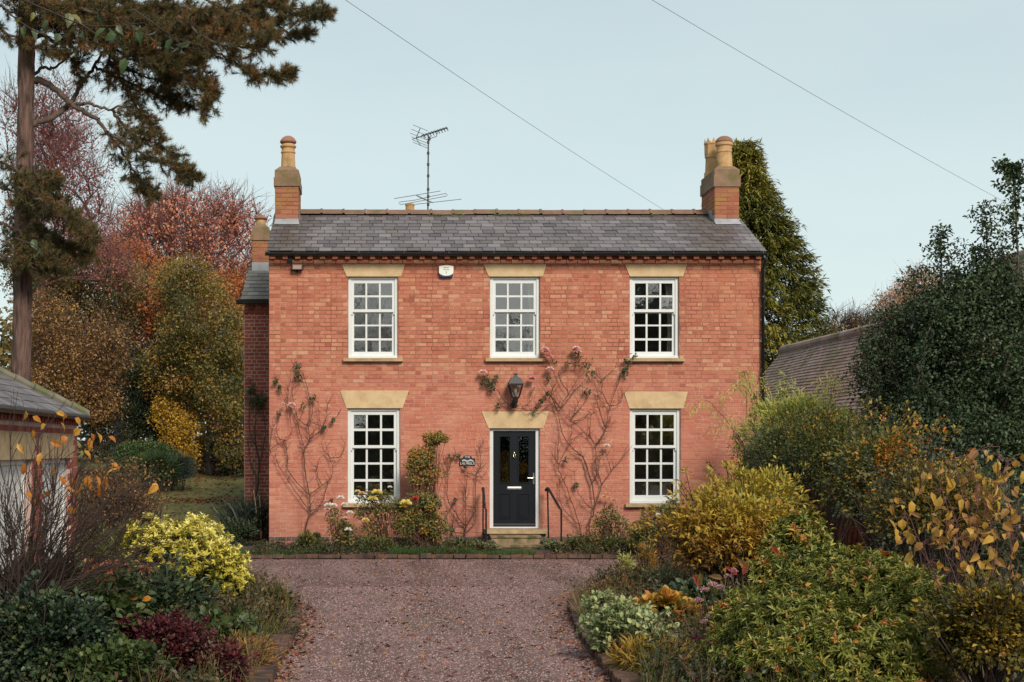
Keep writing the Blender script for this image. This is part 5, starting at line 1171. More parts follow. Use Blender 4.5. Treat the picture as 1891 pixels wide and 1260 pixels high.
climber('climbing_rose', 'rambling pink rose with tangled stems right of the front door', [
    [(345,1190),(340,1100),(370,1010),(360,880),(310,720),(280,690),(200,600),(165,490),(150,430),(110,400),(0,440)], [(370,1010),(410,870),(380,760),(375,640),(340,590),(250,500),(180,420),(220,340),(290,210),(260,120)], [(375,640),(430,560),(460,410),(520,260),(570,160)], [(300,1180),(280,1100),(240,970),(180,820),(165,750),(230,610),(240,480),(310,330)], [(460,410),(415,330),(415,260),(330,180)], [(415,260),(490,190)],
    [(430,530),(390,400),(390,340),(365,250)], [(410,870),(470,790),(540,700)], [(470,790),(440,690)], [(180,420),(110,350),(60,290)], [(150,430),(120,330),(150,260),(100,160)], [(220,330),(160,220),(230,180)], [(340,590),(350,450)], [(165,750),(120,690)], [(160,740),(155,590)], [(230,610),(310,560)], [(360,1010),(280,920),(250,780)], [(280,1100),(180,990),(170,840)], [(350,870),(390,800),(400,720)], [(385,640),(440,540),(470,490)], [(240,480),(290,420),(330,360)], [(180,420),(240,340),(300,270)], [(250,500),(320,470),(345,430)], [(310,720),(330,800),(350,850)], [(110,400),(60,440),(20,470)], [(460,410),(520,390),(530,330)], [(260,520),(200,470),(170,420)],[(400,840),(370,740),(420,690)]],
    (980,620), 3.15, [(130,150,26),(215,165,14),(290,160,44),(330,160,34),(350,225,30),(565,155,22),(550,215,20),(330,325,18),(600,110,16),(270,110,20),(105,250,10),(205,720,12)], [(90,95,20,'fl_pink'),(105,120,18,'fl_pink'),(112,196,19,'fl_palepink'),(265,75,18,'fl_palepink'),(252,86,13,'fl_pink'),(442,642,15,'fl_white'),(425,940,12,'fl_peach'),(455,945,10,'fl_peach'),(490,955,11,'fl_peach'),(8,250,18,'fl_pink'),(80,75,14,'fl_palepink'),(280,95,14,'fl_palepink'),(20,300,10,'fl_palepink')])
climber('climbing_rose', 'small bare rose between the name plate and the door', [
    [(1280,1090),(1310,950),(1250,860),(1150,680),(1150,450),(1105,330)], [(1150,450),(1190,330),(1240,300)], [(1310,950),(1390,780),(1310,720),(1325,450),(1280,390)], [(1390,780),(1405,480),(1440,400),(1430,240),(1465,200)], [(1310,950),(1300,560)], [(1200,1000),(1140,850),(1220,690)], [(1405,480),(1480,520)], [(1190,330),(1220,280),(1200,220)], [(1300,1000),(1390,900),(1400,780)], [(1260,1100),(1200,960),(1190,860)], [(1430,240),(1405,205)],[(1325,450),(1400,480)]],
    (590,780), 4.847, [(1175,310,30),(1185,960,22)], [], r0=.016)
climber('climbing_rose', 'short pink rose spray on the wall left of the lantern', [[(330,290),(300,265),(245,190),(205,150),(165,100)], [(300,265),(250,275),(270,300)], [(330,290),(390,300),(440,310),(500,290)], [(390,290),(430,265),(440,170)], [(440,300),(500,270),(510,240)]], (840,660), 3.15,
    [(160,145,16),(190,135,22),(215,150,22),(235,125,18),(215,180,14),(180,120,16),(345,280,16)], [(163,88,20,'fl_palepink'),(445,128,16,'fl_pink')], r0=.010)
climber('climbing_rose', 'dark climber on the shaded wall of the rear wing', [[(470,930),(478,860),(470,800),(476,745)], [(478,860),(490,800),(485,760)], [(474,830),(460,790),(462,730)], [(480,900),(462,850),(458,800)], [(476,745),(465,710),(460,700)]], (0,0), 1.0,
    [(463,720,8),(474,738,12),(482,745,12),(466,745,9),(480,735,9)], [(460,698,5,'fl_pink')], r0=.03, Yv=32.9, mat='bark', nleaf=26, lsz=.09)

# shrubby roses under the left window
def rose_bush(label, px, ybase, Y, blobs, per, flowers, mat='rose_leaf', nst=6, leaf=(.05,.033), cl=26):
    c = P(px, ybase, Y); c[2] = max(c[2], .08); root = thing('rose_bush', label, 'rose bush', tuple(c)); sg = Segs(); cs_ = []
    for (bx, by, rx, ry) in blobs:
        q = clumps_in([(bx, by, rx, ry, Y, .2)], cl, .05); cs_.append(q)
        for e in q[::2]:
            b0 = c+np.array((rng.normal()*.08, rng.normal()*.05, 0)); sg.path(smooth_path([b0, (b0+e)/2+np.array((rng.normal()*.06, 0, .06)), e], 4), .009, .0028)
    cs_ = np.concatenate(cs_); p, D, Nn, ids, u, r_ = leaf_cloud(cs_, per, .085)
    leaf_obj('leaf', LEAF4, p, D, Nn+np.array((0,-.5,0)), leaf[0]*rng.uniform(.6,1.3,len(p)), leaf[1], colour(p, ids, len(cs_), .3, .22, .42, 2.0), M[mat], root)
    sg.build('stem', M['vine'], root, 4)
    for x, y, s_, mt in flowers: flower(root, P(x, y, Y-.22), s_*Y/FPX*.85, mt)
rose_bush('leafy bronze-green rose pillar between the left window and the name plate', 795, 1020, 29.2, [(785,838,28,24),(786,875,36,26),(770,860,20,20),(805,808,20,9),(790,925,20,14)], 34, [], cl=34)
rose_bush('tall gold-green rose with a red bloom beside the left window', 790, 1022, 28.9, [(775,950,40,40),(800,965,30,40),(745,965,24,34)], 30, [(766,922,8,'fl_red'),(749,930,13,'fl_yellow'),(744,936,8,'fl_yellow')], cl=40)
rose_bush('pale yellow rose bush blooming in front of the left window', 708, 1022, 28.8, [(690,915,38,10),(690,945,42,14),(715,930,30,16),(690,985,26,26)], 15, [(696,910,11,'fl_yellow'),(688,922,11,'fl_yellow'),(668,912,8,'fl_peach'),(660,908,6,'fl_yellow'),(675,961,8,'fl_yellow'),(720,900,5,'fl_white')], 'rose_leaf', cl=30)
rose_bush('slender white rose bush below the left window corner', 625, 1024, 28.9, [(622,970,22,36),(640,985,20,30)], 15, [(629,920,8,'fl_white'),(616,934,8,'fl_white'),(606,934,9,'fl_white'),(604,940,6,'fl_white'),(636,932,7,'fl_white'),(646,947,7,'fl_white'),(643,979,8,'fl_white'),(637,957,5,'fl_palepink')], 'rose_leaf', cl=36)
rose_bush('twiggy rose with peach blooms at the foot of the right climber', 1130, 1015, 28.8, [(1120,950,20,24),(1140,975,26,26),(1105,985,16,22)], 12, [(1116,918,7,'fl_peach'),(1134,924,7,'fl_peach'),(1122,912,5,'fl_peach')], cl=34)
rose_bush('greenish rose with two pink blooms below the right window', 1215, 1030, 27.6, [(1215,960,34,26),(1190,985,30,26),(1245,945,26,22)], 26, [(1262,937,9,'fl_pink'),(1246,949,7,'fl_pink'),(1216,951,6,'fl_white')], cl=40)
for i, (px, py, rx, rz, lab, mat) in enumerate(((575,1000,.34,.26,'low dark green shrub at the foot of the left climber','bedgreen'), (690,1004,.55,.16,'leafy ground cover under the pale yellow rose','bedgreen'), (850,1012,.5,.13,'low leafy plants left of the front steps','bedgreen'), (1100,1004,.7,.2,'low green plants right of the front steps','bedgreen'), (1022,1012,.24,.13,'small grey-green mound beside the right handrail','greysage'), (1185,1000,.5,.3,'dark green plants under the right window','bedgreen'), (905,1015,.12,.09,'small pale green plant at the left end of the steps','greysage'))):
    c = P(px, py, 28.6); c[2] = rz*.45+.06; shrub('bed_plant', lab, c, (rx,.4,rz), 26, 110, (.055,.03), M[mat], 'plant', 'low plants in the house bed', stems=6, lobe=.35, zmin=.05)
# dark strap-leaved plant at the corner
sp_ = thing('strap_plant', 'dark spiky strap-leaved plant at the left corner of the house', 'plant', (XW(466,31.3), 31.3, .05)); n = 620
b_ = np.stack([XW(462,31.3)+rng.normal(size=n)*.22, 31.3+rng.normal(size=n)*.2, .1+rng.random(n)*.55], -1); D = unit(np.stack([rng.normal(size=n)*.55-.1, rng.normal(size=n)*.4-.1, rng.uniform(.3,1.2,n)], -1))
leaf_obj('leaf', BLADE, b_, D, unit(rdir(n)+np.array((0,-.5,.3))), rng.uniform(.35,.75,n), .03, rng.random(n), M['spiky'], sp_)
M['cane'] = plain('pale_cane', (.30,.2,.12), .8)
for a, b in (((470,990),(458,945)),((473,990),(470,970)),((482,995),(479,915)),((474,960),(468,905))): sg = Segs(); sg.path(smooth_path([P(*a,31.0), P((a[0]+b[0])/2+1,(a[1]+b[1])/2,31.0), P(*b,31.0)], 4), .016, .01); sg.build('stem', M['cane'], sp_, 6)
shrub('bed_plant', 'low ferny plant in front of the dark strap leaves', P(445,985,30.6), (.35,.3,.28), 22, 80, (.1,.03), M['evergreen'], 'plant', 'low plants in the house bed', stems=4)

# grass strip between bed and kerb, and rough lawn
gr = []; n = 26000; gxx = rng.uniform(-3.3, 3.2, n); gyy = 27.6+rng.random(n)*.75; kk = noise3(np.stack([gxx, gyy, gyy*0], -1), 1.2) > -.5
gp = np.stack([gxx, gyy, np.full(n, .055)], -1)[kk]; nn = len(gp)
lx_ = rng.uniform(-9, -2.0, 60000); ly_ = 28+22*rng.random(60000)**.9; lp_ = np.stack([lx_, ly_, GZ(lx_, ly_)-.01], -1)
hh = np.where((gp[:,0] > -.2) & (gp[:,0] < 2.0), .15, .085)*rng.uniform(.6,1.2,nn)
o = leaf_obj('grass', NEEDLE, gp, unit(np.array((0,0,1.))+rng.normal(size=(nn,3))*.4), rdir(nn), hh, .012, np.clip(.5+rng.normal(size=nn)*.3, 0, 1), M['grass'], None); tag(o, 'short green grass along the bed in front of the house', 'grass', kind='stuff')
M['lawngrass'] = f('lawn_blades', even((.10,.125,.04),(.19,.19,.07),(.30,.25,.11)), .25)
o = leaf_obj('lawn_grass', NEEDLE, lp_, unit(np.array((0,0,1.))+rng.normal(size=(60000,3))*.5), rdir(60000), rng.uniform(.02,.05,60000), .016, np.clip(.5+.3*noise3(lp_, .8)+rng.normal(size=60000)*.2, 0, 1), M['lawngrass'], None); tag(o, 'worn straw-green grass of the back lawn', 'grass', kind='stuff')
# fallen leaves
def litter(n, pts, label, sz=.05):
    D = unit(rng.normal(size=(n,3))*np.array((1,1,.12))); Nn = unit(rng.normal(size=(n,3))*.35+np.array((0,0,1.)))
    o = leaf_obj('fallen_leaves', LEAF4, pts, D, Nn, sz*rng.uniform(.6,1.6,n), sz*.7, rng.random(n), M['litter'], None); tag(o, label, 'leaves', kind='stuff')
q = []; le = resample(left_edge, .02); re_ = resample(right_edge, .02); le = le[le[:,1] > 9]; re_ = re_[re_[:,1] > 9]
a = le[rng.integers(0, len(le), 900)]; q.append(np.c_[a[:,0]+.08+np.abs(rng.normal(size=900))*.14, a[:,1], np.full(900,.016)])
a = re_[rng.integers(0, len(re_), 900)]; q.append(np.c_[a[:,0]-.04-np.abs(rng.normal(size=900))*.2, a[:,1], np.full(900,.016)])
q.append(np.c_[rng.uniform(-1,2.4,260), rng.uniform(10,22,260), np.full(260,.016)]); q.append(np.c_[rng.normal(.75,.5,500), rng.uniform(11,27,500), np.full(500,.016)]); q.append(np.c_[rng.uniform(-4,5,500), rng.uniform(21.5,27.3,500), np.full(500,.016)])
q.append(np.c_[rng.uniform(-3.2,8,1500), 27.5+rng.random(1500)**2*.8, np.full(1500,.075)]); q = np.concatenate(q); litter(len(q), q, 'scattered brown fallen leaves on the drive and bed')
xl, yl = rng.uniform(-11,-2,2600), rng.uniform(30,50,2600); xl2 = rng.uniform(-11,-2,1800); yl2 = 47.0+rng.normal(size=1800)*.6; xl3 = rng.uniform(-11,-2,1200); yl3 = 40.6+rng.normal(size=1200)*.3
xl, yl = np.r_[xl,xl2,xl3], np.r_[yl,yl2,yl3]; litter(len(xl), np.stack([xl, yl, GZ(xl,yl)+.035], -1), 'orange fallen leaves strewn over the back lawn', .09)
# loose stones that roughen the drive
n = 42000; sxx = rng.uniform(-1.0,2.45,n); syy = 11.5+10.5*rng.random(n)**1.2; f2 = rng.random(n) < .35; sxx = np.where(f2, rng.uniform(-4.5,5.2,n), sxx); syy = np.where(f2, rng.uniform(21,27.3,n), syy)
s_ = rng.uniform(.005,.014,n); T = np.array([(-1,-.7,0),(1,-.6,0),(.1,1,0),(0,0,.9)]); ang = rng.uniform(0,6.28,n); ca, sa = np.cos(ang), np.sin(ang)
V = np.stack([np.stack([sxx+s_*(T[k,0]*ca-T[k,1]*sa), syy+s_*(T[k,0]*sa+T[k,1]*ca), .005+s_*T[k,2]], -1) for k in range(4)], 1)
F = (np.array([(0,1,3),(1,2,3),(2,0,3)])[None]+(np.arange(n)*4)[:,None,None]).reshape(-1,3)
m_, t_, b2, o2 = mat_new('stone_chips'); cc = ramp(t_, even((.08,.042,.039),(.19,.107,.10),(.29,.175,.163),(.45,.32,.30)), attr_value(t_)); t_.links.new(cc, b2.inputs['Base Color']); b2.inputs['Roughness'].default_value = .8; M['chips'] = m_
o = np_mesh('gravel', V.reshape(-1,3), F, np.repeat(rng.random(n),3), M['chips']); tag(o, 'loose pinkish gravel chippings on the drive', 'gravel', kind='stuff')

# ------------------------------------------------------------------ left foreground bed
def rosettes(name, label, domes, lsz, mat, k=9, group=None, w=.28, colfn=None):
    root = thing(name, label, 'shrub', (domes[0][0][0], domes[0][0][1], 0), group); Q, AX, IN = [], [], []
    for c, R, n in domes:
        c = np.array(c); R = np.array(R); d = rdir(n*2); d = d[(d[:,2] > -.35)][:n]; nl = len(d)
        Q.append(c + d*R*(1+.16*noise3(d*3+c, 1.5)+rng.normal(size=nl)*.06)[:,None]*rng.uniform(.62,1,nl)[:,None]); AX.append(unit(d*np.array((1,1,.7))+np.array((0,-.1,.65))+rdir(nl)*.35)); IN.append(c+d*R*rng.uniform(.2,.8,nl)[:,None])
    q = np.concatenate(Q); ax = np.concatenate(AX); inn = np.concatenate(IN); kp = q[:,2] > .1; q, ax = q[kp], ax[kp]; nl = len(q); sz = rng.uniform(.6,1.2,nl)
    ids = np.repeat(np.arange(nl), k); m_ = len(ids); rd = rdir(m_); sd_ = unit(rd-(np.sum(rd*ax[ids],1))[:,None]*ax[ids]); lev = rng.random(m_)
    D = unit(sd_*(1.0-.45*lev)[:,None]+ax[ids]*(.05+.7*lev)[:,None]); pos_ = q[ids]+ax[ids]*(lev*.05-.03)[:,None]
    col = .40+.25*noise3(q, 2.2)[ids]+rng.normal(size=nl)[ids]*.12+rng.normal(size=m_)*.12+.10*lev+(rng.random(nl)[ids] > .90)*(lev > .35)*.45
    if colfn is not None: col = colfn(q[ids], ax[ids], lev, m_)
    leaf_obj('leaf', LEAF6, pos_, D, ax[ids]+rdir(m_)*.2, lsz*sz[ids]*rng.uniform(.65,1.15,m_), lsz*w*sz[ids], col, M[mat], root)
    sg = Segs()
    for i in range(0, nl, 4): b = q[i]*np.array((.5,.5,0))+np.array(domes[0][0])*np.array((.5,.5,0))+np.array((0,0,.1)); sg.path(smooth_path([b, (b+q[i])/2+np.array((0,0,.03)), q[i]], 3), .008, .003)
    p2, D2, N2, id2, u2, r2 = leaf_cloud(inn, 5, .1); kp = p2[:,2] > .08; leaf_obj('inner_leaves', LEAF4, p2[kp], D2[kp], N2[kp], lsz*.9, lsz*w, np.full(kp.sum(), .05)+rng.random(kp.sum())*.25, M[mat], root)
    sg.build('stem', M['twig'], root, 4); return root
def PD(px, py, Y, R, n): c = P(px, py, Y); return ((c[0], Y, c[2]), R, n)
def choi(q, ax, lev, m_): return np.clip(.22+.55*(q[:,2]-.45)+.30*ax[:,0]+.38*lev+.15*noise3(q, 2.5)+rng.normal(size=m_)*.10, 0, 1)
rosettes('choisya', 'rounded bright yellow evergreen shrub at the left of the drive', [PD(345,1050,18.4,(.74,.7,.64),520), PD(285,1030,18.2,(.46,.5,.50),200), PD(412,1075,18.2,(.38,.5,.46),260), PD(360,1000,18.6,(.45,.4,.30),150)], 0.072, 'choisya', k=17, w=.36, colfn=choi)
# bare shrub with a few orange leaves
bs = thing('bare_shrub', 'bare many-stemmed shrub holding a few orange leaves before the garage', 'shrub', (-2.85, 12, .1)); sg = Segs(); tips = []
b0 = P(45, 1160, 12)
for i in range(88):
    ang = rng.normal()*.5 + .10; L_ = rng.uniform(.8, 1.75)*(1-.25*abs(ang)); st = b0+np.array((rng.normal()*.10, rng.normal()*.15, 0)); d = np.array((math.sin(ang)*1.25, rng.normal()*.28, math.cos(ang)))
    e = st+d*L_; mid = st+d*L_*.5+np.array((-.1*math.sin(ang), 0, .06)); q = smooth_path([st, mid, e], 6, .014); sg.path(q, .009, .0025); tips.append(e)
    for _ in range(rng.integers(7, 13)):
        j = rng.integers(4, len(q)); d2 = unit(unit(q[j]-q[j-1])+rdir(1)[0]*.75+np.array((.1,0,.2))); l = rng.uniform(.12,.5); e2 = q[j]+d2*l; m2 = q[j]+d2*l*.5+rng.normal(size=3)*.015; sg.path([q[j], m2, e2], .0036, .0015); tips.append(e2)
for pa in ([(60,1110),(150,1030),(230,960),(268,900),(285,868)], [(60,1120),(170,1060),(250,1045),(330,1040)], [(70,1090),(160,1000),(210,930),(240,905)], [(60,1120),(140,1090),(220,1090),(300,1070)]):
    q = smooth_path([P(x, y, 12+rng.normal()*.1) for x, y in pa], 7, .006); sg.path(q, .010, .0028)
    for _ in range(16): 
        j = rng.integers(3, len(q)); d2 = unit(unit(q[j]-q[j-1])+rdir(1)[0]*.8); l = rng.uniform(.08,.32); sg.path([q[j], q[j]+d2*l*.5, q[j]+d2*l+rng.normal(size=3)*.02], .004, .0016)
sg.build('stem', M['twig'], bs, 4)
spots = [(48,765),(60,775),(102,766),(125,773),(138,778),(112,786),(118,810),(150,800),(180,805),(165,815),(32,825),(76,842),(92,822),(155,838),(47,862),(98,868),(113,885),(135,890),(120,905),(150,900),(90,913),(48,915),(68,925),(163,885),(178,885),(190,888),(170,898),(185,905),(200,890),(205,862),(218,872),(230,895),(140,945),(280,900),(292,902),(255,1108),(280,1110),(130,1100),(85,790),(60,800),(168,806),(200,812)]
lp = np.array([P(x, y-6, 11.85+rng.normal()*.2) for x, y in spots]); n = len(lp)
leaf_parts('leaf', LEAFC, lp, np.stack([rng.normal(size=n)*.8, rng.normal(size=n)*.3, -.3-rng.random(n)*.8], -1), unit(rng.normal(size=(n,3))*.5+np.array((0,-.8,.5))), rng.uniform(.07,.12,n), rng.uniform(.045,.08,n), fol_obj('orange_leaf', even((.42,.12,.018),(.50,.20,.025),(.56,.30,.05))), bs)
lg = 'low planting in the left bed'
def low(name, label, px, py, Y, R, nl, per, leaf, mat, tpl=LEAF4, cat='plant', group=lg, **kw):
    c = P(px, py, Y); return shrub(name, label, c, R, nl, per, leaf, M[mat], cat, group, tpl=tpl, **kw)
# brown twiggy hedge behind the bare shrub
tw = thing('twiggy_hedge', 'brown leafless twiggy hedge beside the garage corner', 'hedge', (XW(205,24), 24, 0)); sg = Segs(); n = 900
b_ = np.stack([XW(208,24)+rng.normal(size=n)*.28, 24+rng.normal(size=n)*.3, rng.random(n)*.8], -1); e_ = b_+np.stack([rng.normal(size=n)*.22, rng.normal(size=n)*.2, rng.uniform(.25,1.15,n)], -1); sg.add(b_, (b_+e_)/2+rng.normal(size=(n,3))*.03, .008, .006); sg.add((b_+e_)/2, e_, .006, .003); sg.build('stem', M['twig'], tw, 3)
p, D, Nn, ids, u, r_ = leaf_cloud(e_, 6, .16); leaf_obj('leaf', LEAF4, p, D, Nn, .05, .035, np.clip(rng.random(len(p))*.6, 0, 1), M['tan'], tw)
low('ivy_mound', 'dark blue-green leafy mound filling the bottom left corner', 85, 1190, 11.4, (.52,.45,.46), 150, 95, (.042,.032), 'ivy', LEAF6, lobe=.3)
low('ivy_mound', 'dark leafy mound at the foot of the bare shrub', 70, 1110, 12.8, (.52,.40,.42), 100, 90, (.042,.032), 'ivy', LEAF6, lobe=.3)
low('hollyhock', 'fresh green lobed leaves between the dark mound and burgundy plant', 195, 1160, 12.4, (.40,.35,.44), 80, 40, (.075,.065), 'geranium', LEAF6, lobe=.3)
low('geranium', 'broad dark green leaves beneath the yellow shrub', 285, 1135, 15.6, (.56,.5,.44), 110, 62, (.07,.046), 'ivy', LEAF6, lobe=.28)
low('geranium', 'mid green leaves in front of the yellow shrub', 365, 1195, 14.2, (.58,.45,.30), 90, 60, (.07,.055), 'geranium', LEAF6, lobe=.3)
low('heuchera', 'dark burgundy plant at the lower left by the drive', 285, 1195, 12.2, (.48,.4,.27), 110, 80, (.04,.026), 'burgundy', LEAF6, lobe=.3)
low('heuchera', 'second burgundy plant touching the bottom edge of the bed', 365, 1232, 12.4, (.48,.4,.20), 90, 80, (.04,.026), 'burgundy', LEAF6, lobe=.3)
low('mixed_perennial', 'low brown and green plant along the left kerb', 450, 1165, 16.2, (.55,.6,.32), 120, 60, (.055,.022), 'bedmix2', LEAF4, lobe=.3)
low('mixed_perennial', 'grey-green plant at the rounded end of the left bed', 480, 1120, 18.2, (.42,.5,.28), 80, 60, (.055,.026), 'bedmix2', LEAF4, lobe=.3)
low('mixed_perennial', 'brown seedy plant at the lower left kerb', 440, 1222, 13.6, (.36,.6,.2), 70, 55, (.06,.014), 'tan', BLADE, lobe=.3)
low('ground_ivy', 'low yellow-green leaves at the bottom left edge', 190, 1228, 11.2, (.5,.35,.16), 60, 42, (.05,.042), 'geranium', LEAF6, lobe=.35)
low('fallen_leaf_heap', 'brown leafy ground behind the dark mounds', 215, 1075, 16.5, (.6,.9,.10), 70, 50, (.055,.035), 'litter', LEAF4, lobe=.3)
low('grass_clump', 'dull green tufts between the garage and the yellow shrub', 215, 1010, 19.5, (.5,.5,.3), 50, 60, (.12,.012), 'bedgreen', BLADE, lobe=.3)

# ground cover that hides the soil of both beds
M['bedmix'] = f('mixed_ground_cover', even((.02,.03,.014),(.035,.052,.02),(.06,.078,.026),(.075,.045,.025),(.11,.05,.028),(.17,.10,.035)), .2)
ge = []
def edge_x(edge, y): e = np.array(edge); return np.interp(y, e[:,1], e[:,0])
n = 1300; yq = rng.uniform(10.2,21.3,n); xq = edge_x(left_edge[:8], yq)-.24-rng.random(n)**1.3*3.0; ge.append(np.stack([xq, yq, .07+rng.random(n)**2*.26], -1))
n = 2300; yq = rng.uniform(10.2,27.2,n); xq = edge_x(right_edge, yq)+.20+rng.random(n)**1.3*5.5; ge.append(np.stack([xq, yq, .07+rng.random(n)**2*.30], -1))
n = 700; yq = rng.uniform(27.6,29.9,n); xq = rng.uniform(-2.3,8.3,n); kq = (np.abs(xq-3.07) > .72); ge.append(np.stack([xq, yq, .08+rng.random(n)*.06], -1)[kq])
ge = np.concatenate(ge); p_, D, Nn, ids, u, r_ = leaf_cloud(ge, 34, .13); kq = p_[:,2] > .06
o = leaf_obj('ground_cover', LEAF4, p_[kq], D[kq], Nn[kq], .05*rng.uniform(.6,1.5,kq.sum()), .026, colour(p_, ids, len(ge), .35, .2, .45, .8)[kq], M['bedmix'], None); tag(o, 'mixed low leaves covering the beds', 'ground cover', kind='stuff')
sg = Segs(); e = ge[rng.random(len(ge)) < .55]; b = e*np.array((1,1,0))+np.array((0,0,.05))+rng.normal(size=e.shape)*np.array((.06,.06,0)); t_ = e+np.stack([rng.normal(size=len(e))*.08, rng.normal(size=len(e))*.08, rng.uniform(.02,.28,len(e))], -1); mm = (b+t_)/2+rng.normal(size=e.shape)*.02
for xx in np.arange(1086, 1152, 4.2):                             # short dark stubs at the edge of the gravel
    b1 = P(xx+rng.normal(), 1078+rng.normal()*1.5, 22.4); sg.add(b1, b1+np.array((rng.normal()*.02, 0, rng.uniform(.05,.11))), .008, .006)
sg.add(b, mm, .004, .003); sg.add(mm, t_, .003, .0015); o = sg.build('dead_stems', M['vine'], None, 3); tag(o, 'thin dead stems standing among the bed plants', 'stems', kind='stuff')

M['weeds'] = f('stray_weeds', even((.04,.06,.018),(.09,.11,.03),(.17,.16,.05),(.24,.15,.06),(.15,.07,.035)), .25)
n = 620; yq = rng.uniform(10.6,21,n); sd_ = rng.random(n) < .35; xq = np.where(sd_, edge_x(left_edge[:8], yq)-.05-rng.random(n)**1.2*2.2, edge_x(right_edge, yq)+.05+rng.random(n)**1.2*3.6); bq = np.stack([xq, yq, np.full(n,.08)], -1); k = 15; ids = np.repeat(np.arange(n), k); m_ = len(ids); hq = rng.uniform(.12,.5,n)[ids]*rng.uniform(.5,1.1,m_)
o = leaf_obj('weeds', BLADE, bq[ids]+rng.normal(size=(m_,3))*np.array((.05,.05,0)), unit(np.array((0,0,1.))+rng.normal(size=(m_,3))*.38), rdir(m_), hq, rng.uniform(.006,.013,m_), .5+.3*rng.normal(size=n)[ids]+rng.normal(size=m_)*.15, M['weeds'], None); tag(o, 'stray grass tufts and weeds among the bed plants', 'weeds', kind='stuff')
p_, D, Nn, i2, u, r_ = leaf_cloud(bq+np.stack([np.zeros(n), np.zeros(n), rng.uniform(.1,.45,n)], -1), 10, .12); o = leaf_obj('loose_leaves', LEAF4, p_, D, Nn, .035*rng.uniform(.5,1.5,len(p_)), .02, rng.random(len(p_)), M['bedmix2'], None); tag(o, 'loose small leaves on thin stalks between the shrubs', 'leaves', kind='stuff')

# ------------------------------------------------------------------ right side
# holly
def upright(root, pts_px, Y, nleaf, mat, lsz):
    q = smooth_path([P(x, y, Y) for x, y in pts_px], 10, .01); sg = Segs(); sg.path(q, .02, .005); cl = [q]
    for j in range(8, len(q)-2, 2):
        for s in (-1, 1):
            l = .5*(1-j/len(q))+.12; e = q[j]+np.array((s*l*rng.uniform(.5,1), rng.normal()*.2, l*rng.uniform(.3,.8))); b = smooth_path([q[j], (q[j]+e)/2-np.array((0,0,.03)), e], 4); sg.path(b, .008, .003); cl.append(b)
    c = np.concatenate(cl); p, D, Nn, ids, u, r_ = leaf_cloud(c, nleaf, .07); leaf_obj('leaf', LEAF6, p, D, Nn, lsz*rng.uniform(.7,1.2,len(p)), lsz*.55, rng.random(len(p)), M[mat], root); sg.build('stem', M['bark'], root, 4)
ho = tree('holly_tree', 'large dark holly with two upright leaders on the right', (XW(1740,23.5),23.5,0), P(1740,640,23.5), [(1700,690,110,130,23.5,1.3),(1800,640,110,110,23.5,1.4),(1850,760,100,140,23,1.3),(1740,800,140,110,23,1.3),(1670,750,70,90,23.8,1.0),(1770,570,80,50,23.5,1.0),(1710,600,55,50,23.5,.9),(1870,560,60,70,23.5,1.0),(1690,640,50,60,23.8,.8),(1800,530,55,45,23.5,.9),(1840,880,110,120,22.5,1.2),(1700,900,120,90,22.5,1.2),(1640,850,60,50,23,.9)],
     1250, 105, .27, (.06,.034), M['holly'], M['bark'], trunk_r=.12, amp=(.3,.25), s=.8)
upright(ho, [(1740,640),(1742,560),(1738,480),(1737,425)], 23.4, 4.0, 'holly', .065); upright(ho, [(1825,600),(1826,520),(1822,440),(1819,375)], 23.4, 3.5, 'holly', .065)
upright(ho, [(1690,640),(1687,560),(1686,500)], 23.4, 2.5, 'holly', .06)
for a_ in ([(1655,680),(1650,620),(1648,575)], [(1770,600),(1772,550),(1768,505)], [(1800,570),(1803,510),(1800,462)], [(1715,640),(1712,590),(1716,545)], [(1850,560),(1853,500),(1850,450)], [(1625,740),(1618,700),(1615,655)]): upright(ho, a_, 23.3, 3.2, 'holly', .06)
upright(ho, [(1880,520),(1878,420),(1872,330),(1868,310)], 22.5, 5, 'holly', .075)
# feathery shrub in front of the tiled roof, and yellow spray against the wall
def bamboo(label, cxp, base_y, Y, n, spread, hgt, mat, group='feathery green plants by the house corner', lean=0, lsz=.13):
    root = thing('bamboo', label, 'bamboo', (XW(cxp,Y), Y, .1), group); sg = Segs(); cl = []
    for i in range(n):
        b = np.array((XW(cxp,Y)+rng.normal()*spread*.35, Y+rng.normal()*.3, .1)); h = hgt*(.5+.5*rng.random()**2.2); lx2 = rng.normal()*spread*.5+lean
        q = smooth_path([b, b+np.array((lx2*.3,0,h*.55)), b+np.array((lx2,rng.normal()*.2,h*.98)), b+np.array((lx2*1.5,rng.normal()*.2,h*.92))], 6, .01); sg.path(q, .009, .002); cl.append(q[6:])
    c = np.concatenate(cl); p, D, Nn, ids, u, r_ = leaf_cloud(c, 8, .15); D = unit(D*.6+np.array((0,0,-.45))); leaf_obj('leaf', LEAF4, p, D, Nn, lsz*rng.uniform(.6,1.2,len(p)), .018, colour(p, ids, len(c), .25, .2, .5, 1.0), M[mat], root); sg.build('stem', M['vine'], root, 4)
bamboo('feathery light green bamboo in front of the tiled roof', 1462, 900, 27.0, 44, .9, 3.5, 'bamboo'); bamboo('taller pale bamboo leaning right beside the holly', 1535, 900, 26.0, 34, .8, 3.3, 'bamboo', lean=.35)
bamboo('yellow-green bamboo sprays against the right end of the brick wall', 1388, 900, 28.6, 14, .14, 3.7, 'bamboo', lsz=.11)
rg = 'shrubs along the right of the drive'
shrub('fern_clump', 'bright green arching leaves at the foot of the bamboo', P(1475,800,25.6), (.95,.5,.62), 60, 110, (.17,.02), M['bamboo'], 'plant', tpl=BLADE, lobe=.3, zmin=.2, outw=.9)
def cot(col, p, out): return np.clip(col-.30+.30*out[:,2]*rng.random(len(p))+.3*(noise3(p, 1.7) > .45), 0, 1)
